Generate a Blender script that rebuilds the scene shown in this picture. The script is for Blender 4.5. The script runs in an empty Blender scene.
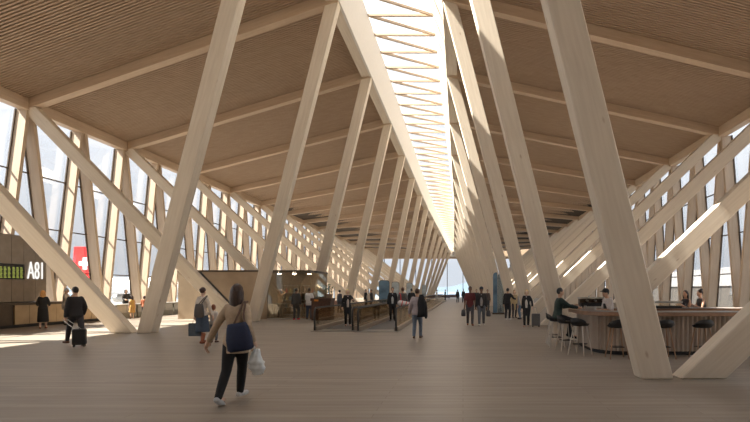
import bpy, bmesh, math, random
from mathutils import Vector, Matrix
random.seed(7)
sc = bpy.context.scene
C = sc.collection
PI = math.pi
F = 500.0            # focal length in pixels of the 750 px wide frame
EYE = 1.65
VX, VY = 463.0, 290.0

def at(px, py, Y=None):
    """ground point (or point at depth Y) seen at pixel px,py"""
    if Y is None:
        Y = EYE * F / (py - VY)
    return ((px - VX) / F * Y, Y, EYE - (py - VY) / F * Y)

# ------------------------------------------------------------------ materials
def new_mat(name):
    m = bpy.data.materials.new(name); m.use_nodes = True
    nt = m.node_tree; nt.nodes.clear()
    out = nt.nodes.new('ShaderNodeOutputMaterial')
    b = nt.nodes.new('ShaderNodeBsdfPrincipled')
    nt.links.new(b.outputs[0], out.inputs[0])
    return m, nt, b, out

def plain(name, col, rough=0.6, metal=0.0, var=0.08, scale=8.0, bump=0.0):
    m, nt, b, out = new_mat(name)
    tc = nt.nodes.new('ShaderNodeTexCoord')
    n = nt.nodes.new('ShaderNodeTexNoise'); n.inputs['Scale'].default_value = scale
    n.inputs['Detail'].default_value = 4
    nt.links.new(tc.outputs['Object'], n.inputs['Vector'])
    r = nt.nodes.new('ShaderNodeValToRGB')
    r.color_ramp.elements[0].position = .3; r.color_ramp.elements[1].position = .7
    r.color_ramp.elements[0].color = (*[c * (1 - var) for c in col], 1)
    r.color_ramp.elements[1].color = (*[min(1, c * (1 + var)) for c in col], 1)
    nt.links.new(n.outputs['Fac'], r.inputs['Fac'])
    nt.links.new(r.outputs['Color'], b.inputs['Base Color'])
    b.inputs['Roughness'].default_value = rough; b.inputs['Metallic'].default_value = metal
    if bump:
        bp = nt.nodes.new('ShaderNodeBump'); bp.inputs['Strength'].default_value = bump
        nt.links.new(n.outputs['Fac'], bp.inputs['Height']); nt.links.new(bp.outputs[0], b.inputs['Normal'])
    return m

def wood(name, c0, c1, coord='UV', scl=(5.0, 0.35, 1), knots=True, rough=0.55):
    m, nt, b, out = new_mat(name)
    tc = nt.nodes.new('ShaderNodeTexCoord')
    oi = nt.nodes.new('ShaderNodeObjectInfo')
    add = nt.nodes.new('ShaderNodeVectorMath'); add.operation = 'ADD'
    mul = nt.nodes.new('ShaderNodeVectorMath'); mul.operation = 'SCALE'; mul.inputs['Scale'].default_value = 37.0
    comb = nt.nodes.new('ShaderNodeCombineXYZ')
    nt.links.new(oi.outputs['Random'], comb.inputs[0]); nt.links.new(oi.outputs['Random'], comb.inputs[1])
    nt.links.new(comb.outputs[0], mul.inputs[0])
    nt.links.new(tc.outputs[coord], add.inputs[0]); nt.links.new(mul.outputs[0], add.inputs[1])
    mp = nt.nodes.new('ShaderNodeMapping'); mp.inputs['Scale'].default_value = scl
    nt.links.new(add.outputs[0], mp.inputs['Vector'])
    n1 = nt.nodes.new('ShaderNodeTexNoise'); n1.inputs['Scale'].default_value = 2.2; n1.inputs['Detail'].default_value = 6
    n1.inputs['Distortion'].default_value = .4
    nt.links.new(mp.outputs[0], n1.inputs['Vector'])
    r = nt.nodes.new('ShaderNodeValToRGB')
    r.color_ramp.elements[0].position = .28; r.color_ramp.elements[1].position = .72
    r.color_ramp.elements[0].color = (*c0, 1); r.color_ramp.elements[1].color = (*c1, 1)
    nt.links.new(n1.outputs['Fac'], r.inputs['Fac'])
    last = r.outputs['Color']
    if knots:
        mp2 = nt.nodes.new('ShaderNodeMapping'); mp2.inputs['Scale'].default_value = (2.4, 1.0, 1)
        nt.links.new(add.outputs[0], mp2.inputs['Vector'])
        v = nt.nodes.new('ShaderNodeTexVoronoi'); v.inputs['Scale'].default_value = 1.1
        nt.links.new(mp2.outputs[0], v.inputs['Vector'])
        r2 = nt.nodes.new('ShaderNodeValToRGB')
        r2.color_ramp.elements[0].position = .03; r2.color_ramp.elements[1].position = .10
        r2.color_ramp.elements[0].color = (.62, .5, .4, 1); r2.color_ramp.elements[1].color = (1, 1, 1, 1)
        nt.links.new(v.outputs['Distance'], r2.inputs['Fac'])
        mx = nt.nodes.new('ShaderNodeMix'); mx.data_type = 'RGBA'; mx.blend_type = 'MULTIPLY'
        mx.inputs['Factor'].default_value = .7
        nt.links.new(last, mx.inputs['A']); nt.links.new(r2.outputs['Color'], mx.inputs['B'])
        last = mx.outputs['Result']
    nt.links.new(last, b.inputs['Base Color'])
    b.inputs['Roughness'].default_value = rough
    return m

def glass(name, tint=(1, 1, 1), refl=0.08, rough=0.02, gcol=(1, 1, 1)):
    m = bpy.data.materials.new(name); m.use_nodes = True
    nt = m.node_tree; nt.nodes.clear()
    out = nt.nodes.new('ShaderNodeOutputMaterial')
    t = nt.nodes.new('ShaderNodeBsdfTransparent'); t.inputs[0].default_value = (*tint, 1)
    g = nt.nodes.new('ShaderNodeBsdfGlossy'); g.inputs['Roughness'].default_value = rough
    g.inputs['Color'].default_value = (*gcol, 1)
    fr = nt.nodes.new('ShaderNodeLayerWeight'); fr.inputs['Blend'].default_value = .25
    ma = nt.nodes.new('ShaderNodeMath'); ma.operation = 'MULTIPLY_ADD'
    ma.inputs[1].default_value = .35; ma.inputs[2].default_value = refl
    nt.links.new(fr.outputs['Fresnel'], ma.inputs[0])
    mx = nt.nodes.new('ShaderNodeMixShader')
    nt.links.new(ma.outputs[0], mx.inputs[0]); nt.links.new(t.outputs[0], mx.inputs[1]); nt.links.new(g.outputs[0], mx.inputs[2])
    nt.links.new(mx.outputs[0], out.inputs[0])
    return m

def emit(name, col, s):
    m = bpy.data.materials.new(name); m.use_nodes = True
    nt = m.node_tree; nt.nodes.clear()
    out = nt.nodes.new('ShaderNodeOutputMaterial'); e = nt.nodes.new('ShaderNodeEmission')
    e.inputs[0].default_value = (*col, 1); e.inputs[1].default_value = s
    nt.links.new(e.outputs[0], out.inputs[0]); return m

def floor_mat():
    m, nt, b, out = new_mat('oak_floor')
    tc = nt.nodes.new('ShaderNodeTexCoord')
    br = nt.nodes.new('ShaderNodeTexBrick')
    br.inputs['Scale'].default_value = 1.0
    br.inputs['Brick Width'].default_value = 3.2; br.inputs['Row Height'].default_value = .19
    br.inputs['Mortar Size'].default_value = .006; br.inputs['Mortar Smooth'].default_value = .3
    br.inputs['Color1'].default_value = (.335, .288, .236, 1); br.inputs['Color2'].default_value = (.288, .245, .20, 1)
    br.inputs['Mortar'].default_value = (.22, .18, .142, 1); br.offset = .37
    nt.links.new(tc.outputs['Object'], br.inputs['Vector'])
    mp = nt.nodes.new('ShaderNodeMapping'); mp.inputs['Scale'].default_value = (.35, 5, 1)
    nt.links.new(tc.outputs['Object'], mp.inputs['Vector'])
    n = nt.nodes.new('ShaderNodeTexNoise'); n.inputs['Scale'].default_value = 1.6; n.inputs['Detail'].default_value = 7
    nt.links.new(mp.outputs[0], n.inputs['Vector'])
    r = nt.nodes.new('ShaderNodeValToRGB')
    r.color_ramp.elements[0].position = .3; r.color_ramp.elements[1].position = .7
    r.color_ramp.elements[0].color = (.84, .82, .80, 1); r.color_ramp.elements[1].color = (1.1, 1.1, 1.1, 1)
    nt.links.new(n.outputs['Fac'], r.inputs['Fac'])
    mx = nt.nodes.new('ShaderNodeMix'); mx.data_type = 'RGBA'; mx.blend_type = 'MULTIPLY'; mx.inputs['Factor'].default_value = 1
    nt.links.new(br.outputs['Color'], mx.inputs['A']); nt.links.new(r.outputs['Color'], mx.inputs['B'])
    nt.links.new(mx.outputs['Result'], b.inputs['Base Color'])
    b.inputs['Roughness'].default_value = .42
    b.inputs['Specular IOR Level'].default_value = .35
    return m

MT = {}
MT['floor'] = floor_mat()
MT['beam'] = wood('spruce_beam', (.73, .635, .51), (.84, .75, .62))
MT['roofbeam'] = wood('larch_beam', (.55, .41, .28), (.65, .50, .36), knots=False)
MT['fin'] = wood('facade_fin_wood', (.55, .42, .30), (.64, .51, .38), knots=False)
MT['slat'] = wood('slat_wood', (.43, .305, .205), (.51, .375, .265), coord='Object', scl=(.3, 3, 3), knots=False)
MT['slatback'] = plain('slat_backing', (.05, .033, .02), .8)
MT['white'] = plain('pale_lining', (.86, .83, .78), .7, var=.02)
MT['glass'] = glass('clear_glass', (.96, .975, .985), .03)
MT['skyglass'] = glass('skylight_glass', (.95, .96, .97), .02)
MT['balglass'] = glass('bronze_balustrade_glass', (.93, .90, .85), .14, .03, (.9, .8, .65))
MT['shopglass'] = glass('shop_glass', (.86, .82, .76), .12, .03, (.95, .88, .75))
MT['bronze'] = plain('brushed_bronze', (.30, .255, .21), .30, .8, var=.1, scale=3)
MT['bronze_dark'] = plain('dark_bronze', (.10, .075, .055), .4, .6)
MT['bronze_panel'] = plain('golden_bronze_panel', (.46, .34, .21), .36, .55, var=.12, scale=2)
MT['kioskwall'] = plain('kiosk_wall', (.40, .31, .22), .3, .35, var=.1, scale=1.5)
MT['black'] = plain('black', (.018, .017, .017), .55)
MT['rubber'] = plain('black_rubber', (.02, .02, .02), .45)
MT['steel'] = plain('steel', (.5, .49, .47), .3, .9)
MT['darkwood'] = plain('dark_wood', (.085, .038, .022), .5, var=.25, scale=14)
MT['red'] = plain('red_paint', (.72, .015, .02), .4, var=.03)
MT['whitepaint'] = plain('white_paint', (.88, .88, .88), .4, var=.02)
MT['letter'] = emit('lit_white_letters', (1, .97, .92), .75)
MT['fill_light'] = emit('shop_fill_glow', (1, .87, .72), 45.0)  # glow of the fill lights added in the kiosk
MT['rows'] = emit('display_rows', (.42, .46, .10), .55)
MT['screen'] = plain('display_black', (.012, .013, .014), .25)
MT['screenblue'] = plain('advert_blue', (.16, .27, .38), .15, var=.5, scale=.9)
MT['advertpale'] = plain('advert_pale', (.5, .58, .62), .2, var=.35, scale=1.4)
MT['flute'] = plain('fluted_front', (.44, .36, .29), .5, .1, var=.04)
MT['countertop'] = plain('countertop_oak', (.30, .17, .10), .4, var=.2, scale=6)
MT['stonetop'] = plain('counter_surface', (.20, .17, .15), .35)
MT['greygreen'] = plain('grey_green_cabinet', (.27, .26, .21), .45)
MT['greycab'] = plain('cabinet_top', (.42, .40, .36), .4)
MT['belt'] = plain('belt_rubber', (.11, .10, .095), .6, var=.1, scale=20)
MT['skirt'] = plain('walkway_skirt', (.42, .35, .28), .45, .3)
MT['comb'] = plain('comb_plate_steel', (.36, .35, .33), .35, .7)
MT['stoolleg'] = wood('stool_leg_wood', (.36, .21, .12), (.45, .28, .17), coord='Object', scl=(9, 9, 1), knots=False)
MT['stoolpale'] = wood('stool_leg_pale', (.60, .54, .47), (.70, .64, .57), coord='Object', scl=(9, 9, 1), knots=False)
MT['leaf'] = plain('leaf_green', (.06, .12, .035), .6, var=.4, scale=30)
MT['pot'] = plain('pot_clay', (.30, .20, .13), .7)
MT['orange'] = plain('orange', (.75, .28, .04), .5)
MT['apron'] = plain('concrete_apron', (.14, .14, .145), .8, var=.06, scale=.05)
MT['water'] = plain('lake_water', (.12, .19, .26), .2, var=.05, scale=.01)
MT['hill'] = plain('distant_hills', (.045, .07, .095), .9, var=.1, scale=.02)
MT['farwall'] = plain('far_building', (.04, .036, .032), .8)
MT['farwall2'] = plain('far_building_pale', (.17, .17, .175), .8)
MT['sofa'] = plain('mauve_fabric', (.22, .19, .22), .85)
MT['backwall'] = plain('rear_wall', (.40, .32, .24), .8)

def hairmat(name, col):
    m, nt, b, out = new_mat(name)
    tc = nt.nodes.new('ShaderNodeTexCoord'); mp = nt.nodes.new('ShaderNodeMapping'); mp.inputs['Scale'].default_value = (70, 70, 5)
    n = nt.nodes.new('ShaderNodeTexNoise'); n.inputs['Scale'].default_value = 1; n.inputs['Detail'].default_value = 3; n.inputs['Distortion'].default_value = .6
    nt.links.new(tc.outputs['Object'], mp.inputs['Vector']); nt.links.new(mp.outputs[0], n.inputs['Vector'])
    r = nt.nodes.new('ShaderNodeValToRGB')
    r.color_ramp.elements[0].position = .3; r.color_ramp.elements[1].position = .75
    r.color_ramp.elements[0].color = (*[c * .55 for c in col], 1); r.color_ramp.elements[1].color = (*[min(1, c * 1.7) for c in col], 1)
    nt.links.new(n.outputs['Fac'], r.inputs['Fac']); nt.links.new(r.outputs['Color'], b.inputs['Base Color'])
    bp = nt.nodes.new('ShaderNodeBump'); bp.inputs['Strength'].default_value = .6; bp.inputs['Distance'].default_value = .01
    nt.links.new(n.outputs['Fac'], bp.inputs['Height']); nt.links.new(bp.outputs[0], b.inputs['Normal'])
    b.inputs['Roughness'].default_value = .45
    return m
def cloth(name, col, rough=.8):
    if name not in MT: MT[name] = hairmat(name, col) if name.startswith('hair') else plain(name, col, rough, 0, .12, 18, .15)
    return MT[name]

# ------------------------------------------------------------------ mesh builder
class MB:
    def __init__(s):
        s.v = []; s.f = []; s.mi = []; s.uv = {}
    def face(s, idx, mi=0, uv=None):
        s.f.append(idx); s.mi.append(mi)
        if uv: s.uv[len(s.f) - 1] = uv
    def quadprism(s, bot, top, mi=0):
        """4 bottom points, 4 top points (counter-clockwise seen from above); UV: u around, v along"""
        b = len(s.v); s.v += [tuple(p) for p in bot] + [tuple(p) for p in top]
        L = (sum((Vector(p) for p in top), Vector()) - sum((Vector(p) for p in bot), Vector())).length / 4
        u = 0
        for i in range(4):
            j = (i + 1) % 4
            w = (Vector(bot[j]) - Vector(bot[i])).length
            s.face((b + i, b + j, b + 4 + j, b + 4 + i), mi, [(u, 0), (u + w, 0), (u + w, L), (u, L)])
            u += w + .37
        s.face((b + 3, b + 2, b + 1, b), mi, [(0, 0), (.5, 0), (.5, .3), (0, .3)])
        s.face((b + 4, b + 5, b + 6, b + 7), mi, [(0, 0), (.5, 0), (.5, .3), (0, .3)])
    def box(s, x0, x1, y0, y1, z0, z1, mi=0):
        s.quadprism([(x0, y0, z0), (x1, y0, z0), (x1, y1, z0), (x0, y1, z0)],
                    [(x0, y0, z1), (x1, y0, z1), (x1, y1, z1), (x0, y1, z1)], mi)
    def beam(s, a, b, side, up, w, h, mi=0):
        """box beam from a to b; side/up unit vectors; a,b on its underside centre line"""
        a, b, side, up = Vector(a), Vector(b), Vector(side), Vector(up)
        def q(p): return [p - side * w / 2, p + side * w / 2, p + side * w / 2 + up * h, p - side * w / 2 + up * h]
        s.quadprism(q(a), q(b), mi)
    def tube(s, pts, rad, seg=10, mi=0, cap=True, sx=1.0, sy=1.0):
        pts = [Vector(p) for p in pts]
        if not isinstance(rad, (list, tuple)): rad = [rad] * len(pts)
        P, R, T = [], [], []
        n = len(pts)
        def tan(i):
            a = pts[max(0, i - 1)]; c = pts[min(n - 1, i + 1)]
            d = c - a
            return d.normalized() if d.length > 1e-9 else Vector((0, 0, 1))
        if cap:
            t0 = tan(0)
            for k in (.98, .75, .4):
                P.append(pts[0] - t0 * rad[0] * k * .9); R.append(rad[0] * math.sqrt(1 - k * k)); T.append(t0)
        for i in range(n): P.append(pts[i]); R.append(rad[i]); T.append(tan(i))
        if cap:
            t1 = tan(n - 1)
            for k in (.4, .75, .98):
                P.append(pts[-1] + t1 * rad[-1] * k * .9); R.append(rad[-1] * math.sqrt(1 - k * k)); T.append(t1)
        ref = Vector((1, 0, 0)) if abs(T[0].x) < .9 else Vector((0, 1, 0))
        u = (ref - T[0] * ref.dot(T[0])).normalized()
        base = len(s.v)
        for p, r, t in zip(P, R, T):
            u = (u - t * u.dot(t))
            u = u.normalized() if u.length > 1e-6 else Vector((0, 1, 0))
            w = t.cross(u)
            for k in range(seg):
                a = 2 * PI * k / seg
                s.v.append(tuple(p + u * math.cos(a) * r * sx + w * math.sin(a) * r * sy))
        m = len(P)
        for i in range(m - 1):
            for k in range(seg):
                k2 = (k + 1) % seg
                s.face((base + i * seg + k, base + i * seg + k2, base + (i + 1) * seg + k2, base + (i + 1) * seg + k), mi)
        s.face(tuple(base + k for k in reversed(range(seg))), mi)
        s.face(tuple(base + (m - 1) * seg + k for k in range(seg)), mi)
    def stack(s, secs, seg=18, mi=0, power=2.0):
        """list of (cx,cy,cz,rx,ry) horizontal ellipses, bottom to top"""
        base = len(s.v)
        for cx, cy, cz, rx, ry in secs:
            for k in range(seg):
                a = 2 * PI * k / seg
                ca, sa = math.cos(a), math.sin(a)
                e = 2.0 / power
                s.v.append((cx + rx * math.copysign(abs(ca) ** e, ca), cy + ry * math.copysign(abs(sa) ** e, sa), cz))
        for i in range(len(secs) - 1):
            for k in range(seg):
                k2 = (k + 1) % seg
                s.face((base + i * seg + k, base + i * seg + k2, base + (i + 1) * seg + k2, base + (i + 1) * seg + k), mi)
        s.face(tuple(base + k for k in reversed(range(seg))), mi)
        s.face(tuple(base + (len(secs) - 1) * seg + k for k in range(seg)), mi)
    def ell(s, c, r, seg=12, rings=8, mi=0):
        secs = []
        for i in range(rings + 1):
            a = -PI / 2 + PI * i / rings
            k = max(.03, math.cos(a))
            secs.append((c[0], c[1], c[2] + r[2] * math.sin(a), r[0] * k, r[1] * k))
        s.stack(secs, seg, mi)
    def extrude(s, outline, axis, a0, a1, mi=0):
        """closed 2D outline extruded along axis 'x','y' or 'z' from a0 to a1"""
        b = len(s.v); n = len(outline)
        def p(u, w, a): return {'x': (a, u, w), 'y': (u, a, w), 'z': (u, w, a)}[axis]
        s.v += [p(u, w, a0) for u, w in outline] + [p(u, w, a1) for u, w in outline]
        for i in range(n):
            j = (i + 1) % n
            s.face((b + i, b + j, b + n + j, b + n + i), mi)
        s.face(tuple(b + i for i in reversed(range(n))), mi); s.face(tuple(b + n + i for i in range(n)), mi)
    def tf(s, M):
        s.v = [tuple(M @ Vector(v)) for v in s.v]; return s
    def mesh(s, name, mats, smooth=False):
        me = bpy.data.meshes.new(name)
        me.from_pydata(s.v, [], s.f)
        for m in (mats if isinstance(mats, (list, tuple)) else [mats]): me.materials.append(m)
        me.polygons.foreach_set('material_index', s.mi)
        if s.uv:
            ul = me.uv_layers.new(name='UVMap')
            for fi, uv in s.uv.items():
                ls = me.polygons[fi].loop_start
                for k, c in enumerate(uv): ul.data[ls + k].uv = c
        bm = bmesh.new(); bm.from_mesh(me); bmesh.ops.recalc_face_normals(bm, faces=bm.faces[:]); bm.to_mesh(me); bm.free()
        if smooth: me.polygons.foreach_set('use_smooth', [True] * len(me.polygons))
        me.update(); return me
    def build(s, name, mats, parent=None, smooth=False, loc=None):
        o = bpy.data.objects.new(name, s.mesh(name, mats, smooth)); C.objects.link(o)
        if parent: o.parent = parent
        if loc: o.location = loc
        return o

def tag(o, label, cat, group=None, kind=None):
    o['label'] = label; o['category'] = cat
    if group: o['group'] = group
    if kind: o['kind'] = kind
    return o
def thing(name, label, cat, loc=(0, 0, 0), rz=0.0, group=None):
    o = bpy.data.objects.new(name, None); C.objects.link(o); o.empty_display_size = .2
    o.location = loc; o.rotation_euler = (0, 0, rz)
    return tag(o, label, cat, group)
def struct(o, label=None):
    o['kind'] = 'structure'
    if label: o['label'] = label
    return o
def dup(root, loc, rz, label, group=None):
    r = root.copy(); C.objects.link(r); r.location = loc; r.rotation_euler = (0, 0, rz); r['label'] = label
    if group: r['group'] = group
    for ch in list(root.children):
        c = ch.copy(); C.objects.link(c); c.parent = r
        for g in list(ch.children):
            d = g.copy(); C.objects.link(d); d.parent = c
    return r
ORD = ['first', 'second', 'third', 'fourth', 'fifth', 'sixth', 'seventh', 'eighth', 'ninth', 'tenth', 'eleventh',
       'twelfth', 'thirteenth', 'fourteenth', 'fifteenth', 'sixteenth', 'seventeenth', 'eighteenth']

# ------------------------------------------------------------------ hall geometry
B = 7.05
NB, NE = -4.0, 13.0
def Yrl(n): return 22.7 + B * n
def Yrr(n): return 22.6 + B * n
def Hr(Y): return 14.4 - .06 * Y
def Xrl(n): return -.428 * Hr(Yrl(n)) + max(0, n - 6) * .15
def Xrr(n): return -.92 - .035 * n - max(0, n - 6) * .10
def ridgeL(n): return Vector((Xrl(n), Yrl(n), EYE + Hr(Yrl(n))))
def ridgeR(n): return Vector((Xrr(n), Yrr(n), EYE + Hr(Yrl(n))))
ZE = EYE + 9.0
XEL, XER = -21.75, 15.1
def eaveL(n): return Vector((XEL, 25.5 + B * n - .45 * math.exp(-.8 * max(n, -1)), ZE))
def eaveR(n): return Vector((XER, 22.3 + B * n, ZE))
def baseL(n): return Vector((-6.5 - 4.6 * math.exp(-n / 4.6), 26.42 + B * n, 0))
def baseR(n): return Vector((3.3 - .06 * n if n > -2 else 3.6, 23.65 + B * n + (-.1 if n <= -2 else 0), 0))
YEND = 114.6
YBACK = -5.0

# floor
m = MB(); m.box(-22.45, 15.9, YBACK, YEND + 4, -.4, 0)
struct(m.build('floor', MT['floor']))
# rear wall behind the viewer
m = MB(); m.box(-22.45, 15.9, YBACK - .4, YBACK, -.4, 18.5)
struct(m.build('wall_back', MT['backwall']))

# ceilings: slats running with the roof beams, under a dark backing
def ceiling(rf, ef, sgn):
    m = MB(); up = .47
    n0 = NB
    N = 60
    pr = None
    for i in range(N + 1):
        n = NB + (NE - NB) * i / N
        a = rf(n) + Vector((0, 0, up + .1)); b = ef(n) + Vector((-.7 * sgn, 0, up + .1 - .2))
        m.v += [tuple(a), tuple(b), tuple(a + Vector((0, 0, .3))), tuple(b + Vector((0, 0, .3)))]
        k = len(m.v)
        if i:
            m.face((k - 8, k - 7, k - 3, k - 4), 1)
            m.face((k - 6, k - 2, k - 1, k - 5), 1)
    dn = .15 / B
    n = NB + .02
    while n < NE - .02:
        a = rf(n) + Vector((0, 0, up)); b = ef(n) + Vector((0, 0, up))
        m.beam(a, b, (0, 1, 0), (0, 0, 1), .078, .09, 0)
        n += dn
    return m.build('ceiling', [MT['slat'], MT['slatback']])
struct(ceiling(ridgeL, eaveL, 1)); struct(ceiling(ridgeR, eaveR, -1))

# columns, braces, roof beams: every one a thing of its own
def leaning(name, base, top, wx, wy, mat):
    m = MB()
    def q(p, z): return [(p.x - wx / 2, p.y - wy / 2, z), (p.x + wx / 2, p.y - wy / 2, z), (p.x + wx / 2, p.y + wy / 2, z), (p.x - wx / 2, p.y + wy / 2, z)]
    o = Vector((base.x, base.y, 0))
    m.quadprism(q(base - o, 0), q(top - o, top.z), 0)
    ob = m.build(name, mat, loc=tuple(o))
    bv = ob.modifiers.new('edge', 'BEVEL'); bv.width = .02; bv.segments = 1
    return ob
for i, n in enumerate(range(-1, 13)):
    t = ridgeL(n) + Vector((-.32, .1, .05))
    lab = ORD[i] + ' timber column from the front in the left row, leaning up to the skylight'
    if i == 0: lab = 'nearest timber column on the left, its foot meeting the thick brace behind the suited man'
    tag(leaning('timber_column', baseL(n), t, .58, .45, MT['beam']), lab, 'column', 'leaning columns of the left row')
    b = baseL(n) + Vector((-.9, .05, 0)); e = eaveL(n) + Vector((.1, 0, .1))
    lab = ORD[i] + ' diagonal timber brace from the front on the left, rising to the left eave'
    tag(leaning('timber_brace', b, e, .82, .42, MT['beam']), lab, 'brace', 'diagonal braces to the left eave')
for i, n in enumerate(range(-2, 13)):
    t = ridgeR(n) + Vector((.30, .1, .05))
    lab = ORD[i] + ' timber column from the front in the right row, leaning up to the skylight'
    if i == 0: lab = 'large nearest timber column on the right, in front of the curved bar counter'
    tag(leaning('timber_column', baseR(n), t, .60, .42, MT['beam']), lab, 'column', 'leaning columns of the right row')
    b = baseR(n) + Vector((.86 if n == -2 else .74, .04, 0)); e = eaveR(n) + Vector((-.1, 0, .1))
    lab = ORD[i] + ' diagonal timber brace from the front on the right, rising to the right eave'
    tag(leaning('timber_brace', b, e, .85, .42, MT['beam']), lab, 'brace', 'diagonal braces to the right eave')
for side, rf, ef, nm in (('left', ridgeL, eaveL, 'left'), ('right', ridgeR, eaveR, 'right')):
    for i, n in enumerate(range(0, 13)):
        a, b = ef(n), rf(n)
        o = a.copy()
        m = MB(); m.beam((0, 0, 0), b - o, (0, 1, 0), (0, 0, 1), .42, .47)
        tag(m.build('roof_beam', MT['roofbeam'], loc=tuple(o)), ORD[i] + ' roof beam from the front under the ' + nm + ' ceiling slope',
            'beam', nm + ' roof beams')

def along(name, f, x0, x1, z0, z1, mat, n0=NB, n1=NE, N=34):
    """beam following the curve f(n): x0..x1 and z0..z1 are offsets"""
    m = MB(); L = 0; prev = None
    for i in range(N + 1):
        p = f(n0 + (n1 - n0) * i / N)
        b = len(m.v)
        for dx, dz in ((x0, z0), (x1, z0), (x1, z1), (x0, z1)): m.v.append((p.x + dx, p.y, p.z + dz))
        if prev is not None:
            d = (p - prev).length
            us = [0, abs(x1 - x0), abs(x1 - x0) + abs(z1 - z0), 2 * abs(x1 - x0) + abs(z1 - z0), 2 * abs(x1 - x0) + 2 * abs(z1 - z0)]
            for k in range(4):
                k2 = (k + 1) % 4
                m.face((b - 4 + k, b - 4 + k2, b + k2, b + k), 0, [(us[k], L), (us[k + 1], L), (us[k + 1], L + d), (us[k], L + d)])
            L += d
        prev = p
    m.face((0, 1, 2, 3)); k = len(m.v); m.face((k - 4, k - 3, k - 2, k - 1))
    return m.build(name, mat)
tag(along('ridge_beam', ridgeL, -.62, 0, 0, .8, MT['beam']), 'long timber ridge beam along the left side of the skylight', 'beam')
tag(along('ridge_beam', ridgeR, 0, .6, 0, .8, MT['beam']), 'long timber ridge beam along the right side of the skylight', 'beam')
tag(along('eave_beam', eaveL, -.25, .2, -.05, .5, MT['roofbeam']), 'long timber beam along the left eave above the glass facade', 'beam')
tag(along('eave_beam', eaveR, -.2, .25, -.05, .5, MT['roofbeam']), 'long timber beam along the right eave above the glass facade', 'beam')

# skylight: pale upstands, zigzag struts, glass
def topL(n):
    h = Hr(Yrl(n)) * 1.115
    return Vector((Xrl(n) / Hr(Yrl(n)) * .344 / .428 * h, Yrl(n), EYE + h))
def topR(n):
    z = topL(n).z
    return Vector((-.109 * (z - EYE), Yrl(n), z))
def upstand(name, f0, f1, dx, mat, N=34):
    m = MB()
    for i in range(N + 1):
        n = NB + (NE - NB) * i / N
        a, b = f0(n), f1(n)
        k = len(m.v)
        m.v += [tuple(a), tuple(b), (b.x + dx, b.y, b.z), (a.x + dx, a.y, a.z)]
        if i:
            for j in range(4):
                j2 = (j + 1) % 4
                m.face((k - 4 + j, k - 4 + j2, k + j2, k + j))
    m.face((0, 1, 2, 3)); k = len(m.v); m.face((k - 4, k - 3, k - 2, k - 1))
    return m.build(name, mat)
struct(upstand('trim_1', lambda n: ridgeL(n) + Vector((.01, 0, -.02)), topL, -.12, MT['white']), 'pale upstand on the left side of the skylight')
struct(upstand('trim_2', lambda n: Vector((ridgeR(n).x - .01, Yrl(n), ridgeL(n).z - .02)), topR, .12, MT['beam']), 'pale upstand on the right side of the skylight')
tr = thing('skylight_truss', 'zigzag timber struts spanning the long glazed skylight', 'truss', (0, 0, 0))
dnb = .25
k = 0; n = .46 - 7 * dnb
while n < 12.8 and k < 49:
    a, b = topL(n) + Vector((0, 0, -.12)), topR(n) + Vector((0, 0, -.12)); b2 = topR(n + dnb) + Vector((0, 0, -.12))
    for p, q in ((a, b), (a, b2)):
        mm = MB(); mm.beam(p, q, (0, 1, 0), (0, 0, 1), .13, .12); mm.build('strut', MT['roofbeam'], tr)
    n += dnb; k += 1
m = MB()
for i in range(35):
    n = NB + (NE - NB) * i / 34
    a, b = topL(n) + Vector((-.1, 0, .03)), topR(n) + Vector((.1, 0, .03))
    k = len(m.v); m.v += [tuple(a), tuple(b)]
    if i: m.face((k - 2, k - 1, k + 1, k))
struct(m.build('window_4', MT['skyglass']), 'long narrow skylight glazing')

# glazed facades with zigzag timber fins
def facade(num, X, sgn, ef, label):
    m = MB(); m.box(X - .015, X + .015, YBACK, YEND, 0, ZE + .5)
    w = struct(m.build('window_%d' % num, MT['glass']), label)
    xi0, xi1 = (X + .03, X + .62) if sgn > 0 else (X - .62, X - .03)
    def fin(ya, yb):
        t = .19
        mm = MB()
        mm.quadprism([(xi0, ya - t / 2, 0), (xi1, ya - t / 2, 0), (xi1, ya + t / 2, 0), (xi0, ya + t / 2, 0)],
                     [(xi0, yb - t / 2, ZE), (xi1, yb - t / 2, ZE), (xi1, yb + t / 2, ZE), (xi0, yb + t / 2, ZE)])
        g0, g1 = (X + .025, X + .09) if sgn > 0 else (X - .09, X - .025); t = .30
        mm.quadprism([(g0, ya - t / 2, .02), (g1, ya - t / 2, .02), (g1, ya + t / 2, .02), (g0, ya + t / 2, .02)],
                     [(g0, yb - t / 2, ZE), (g1, yb - t / 2, ZE), (g1, yb + t / 2, ZE), (g0, yb + t / 2, ZE)], 1)
        mm.build('mullion_fin', [MT['fin'], MT['bronze_dark']], w)
    hb = B / 2
    y0 = ef(0).y
    j = math.ceil((YBACK + hb - y0) / hb)
    while y0 + j * hb < YEND - 1:
        ya = y0 + j * hb
        fin(ya - hb / 2 + .12, ya - .14); fin(ya + hb / 2 - .12, ya + .14)
        j += 1
    for z in (2.6, 4.9, 7.6):
        mm = MB(); mm.box(X + (.02 if sgn > 0 else -.1), X + (.1 if sgn > 0 else -.02), YBACK, YEND, z - .03, z + .03)
        mm.build('transom', MT['bronze_dark'], w)
    return w
facade(1, -22.25, 1, eaveL, 'tall glass facade with zigzag timber fins on the left')
facade(2, 15.7, -1, eaveR, 'tall glass facade with zigzag timber fins on the right')
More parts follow.
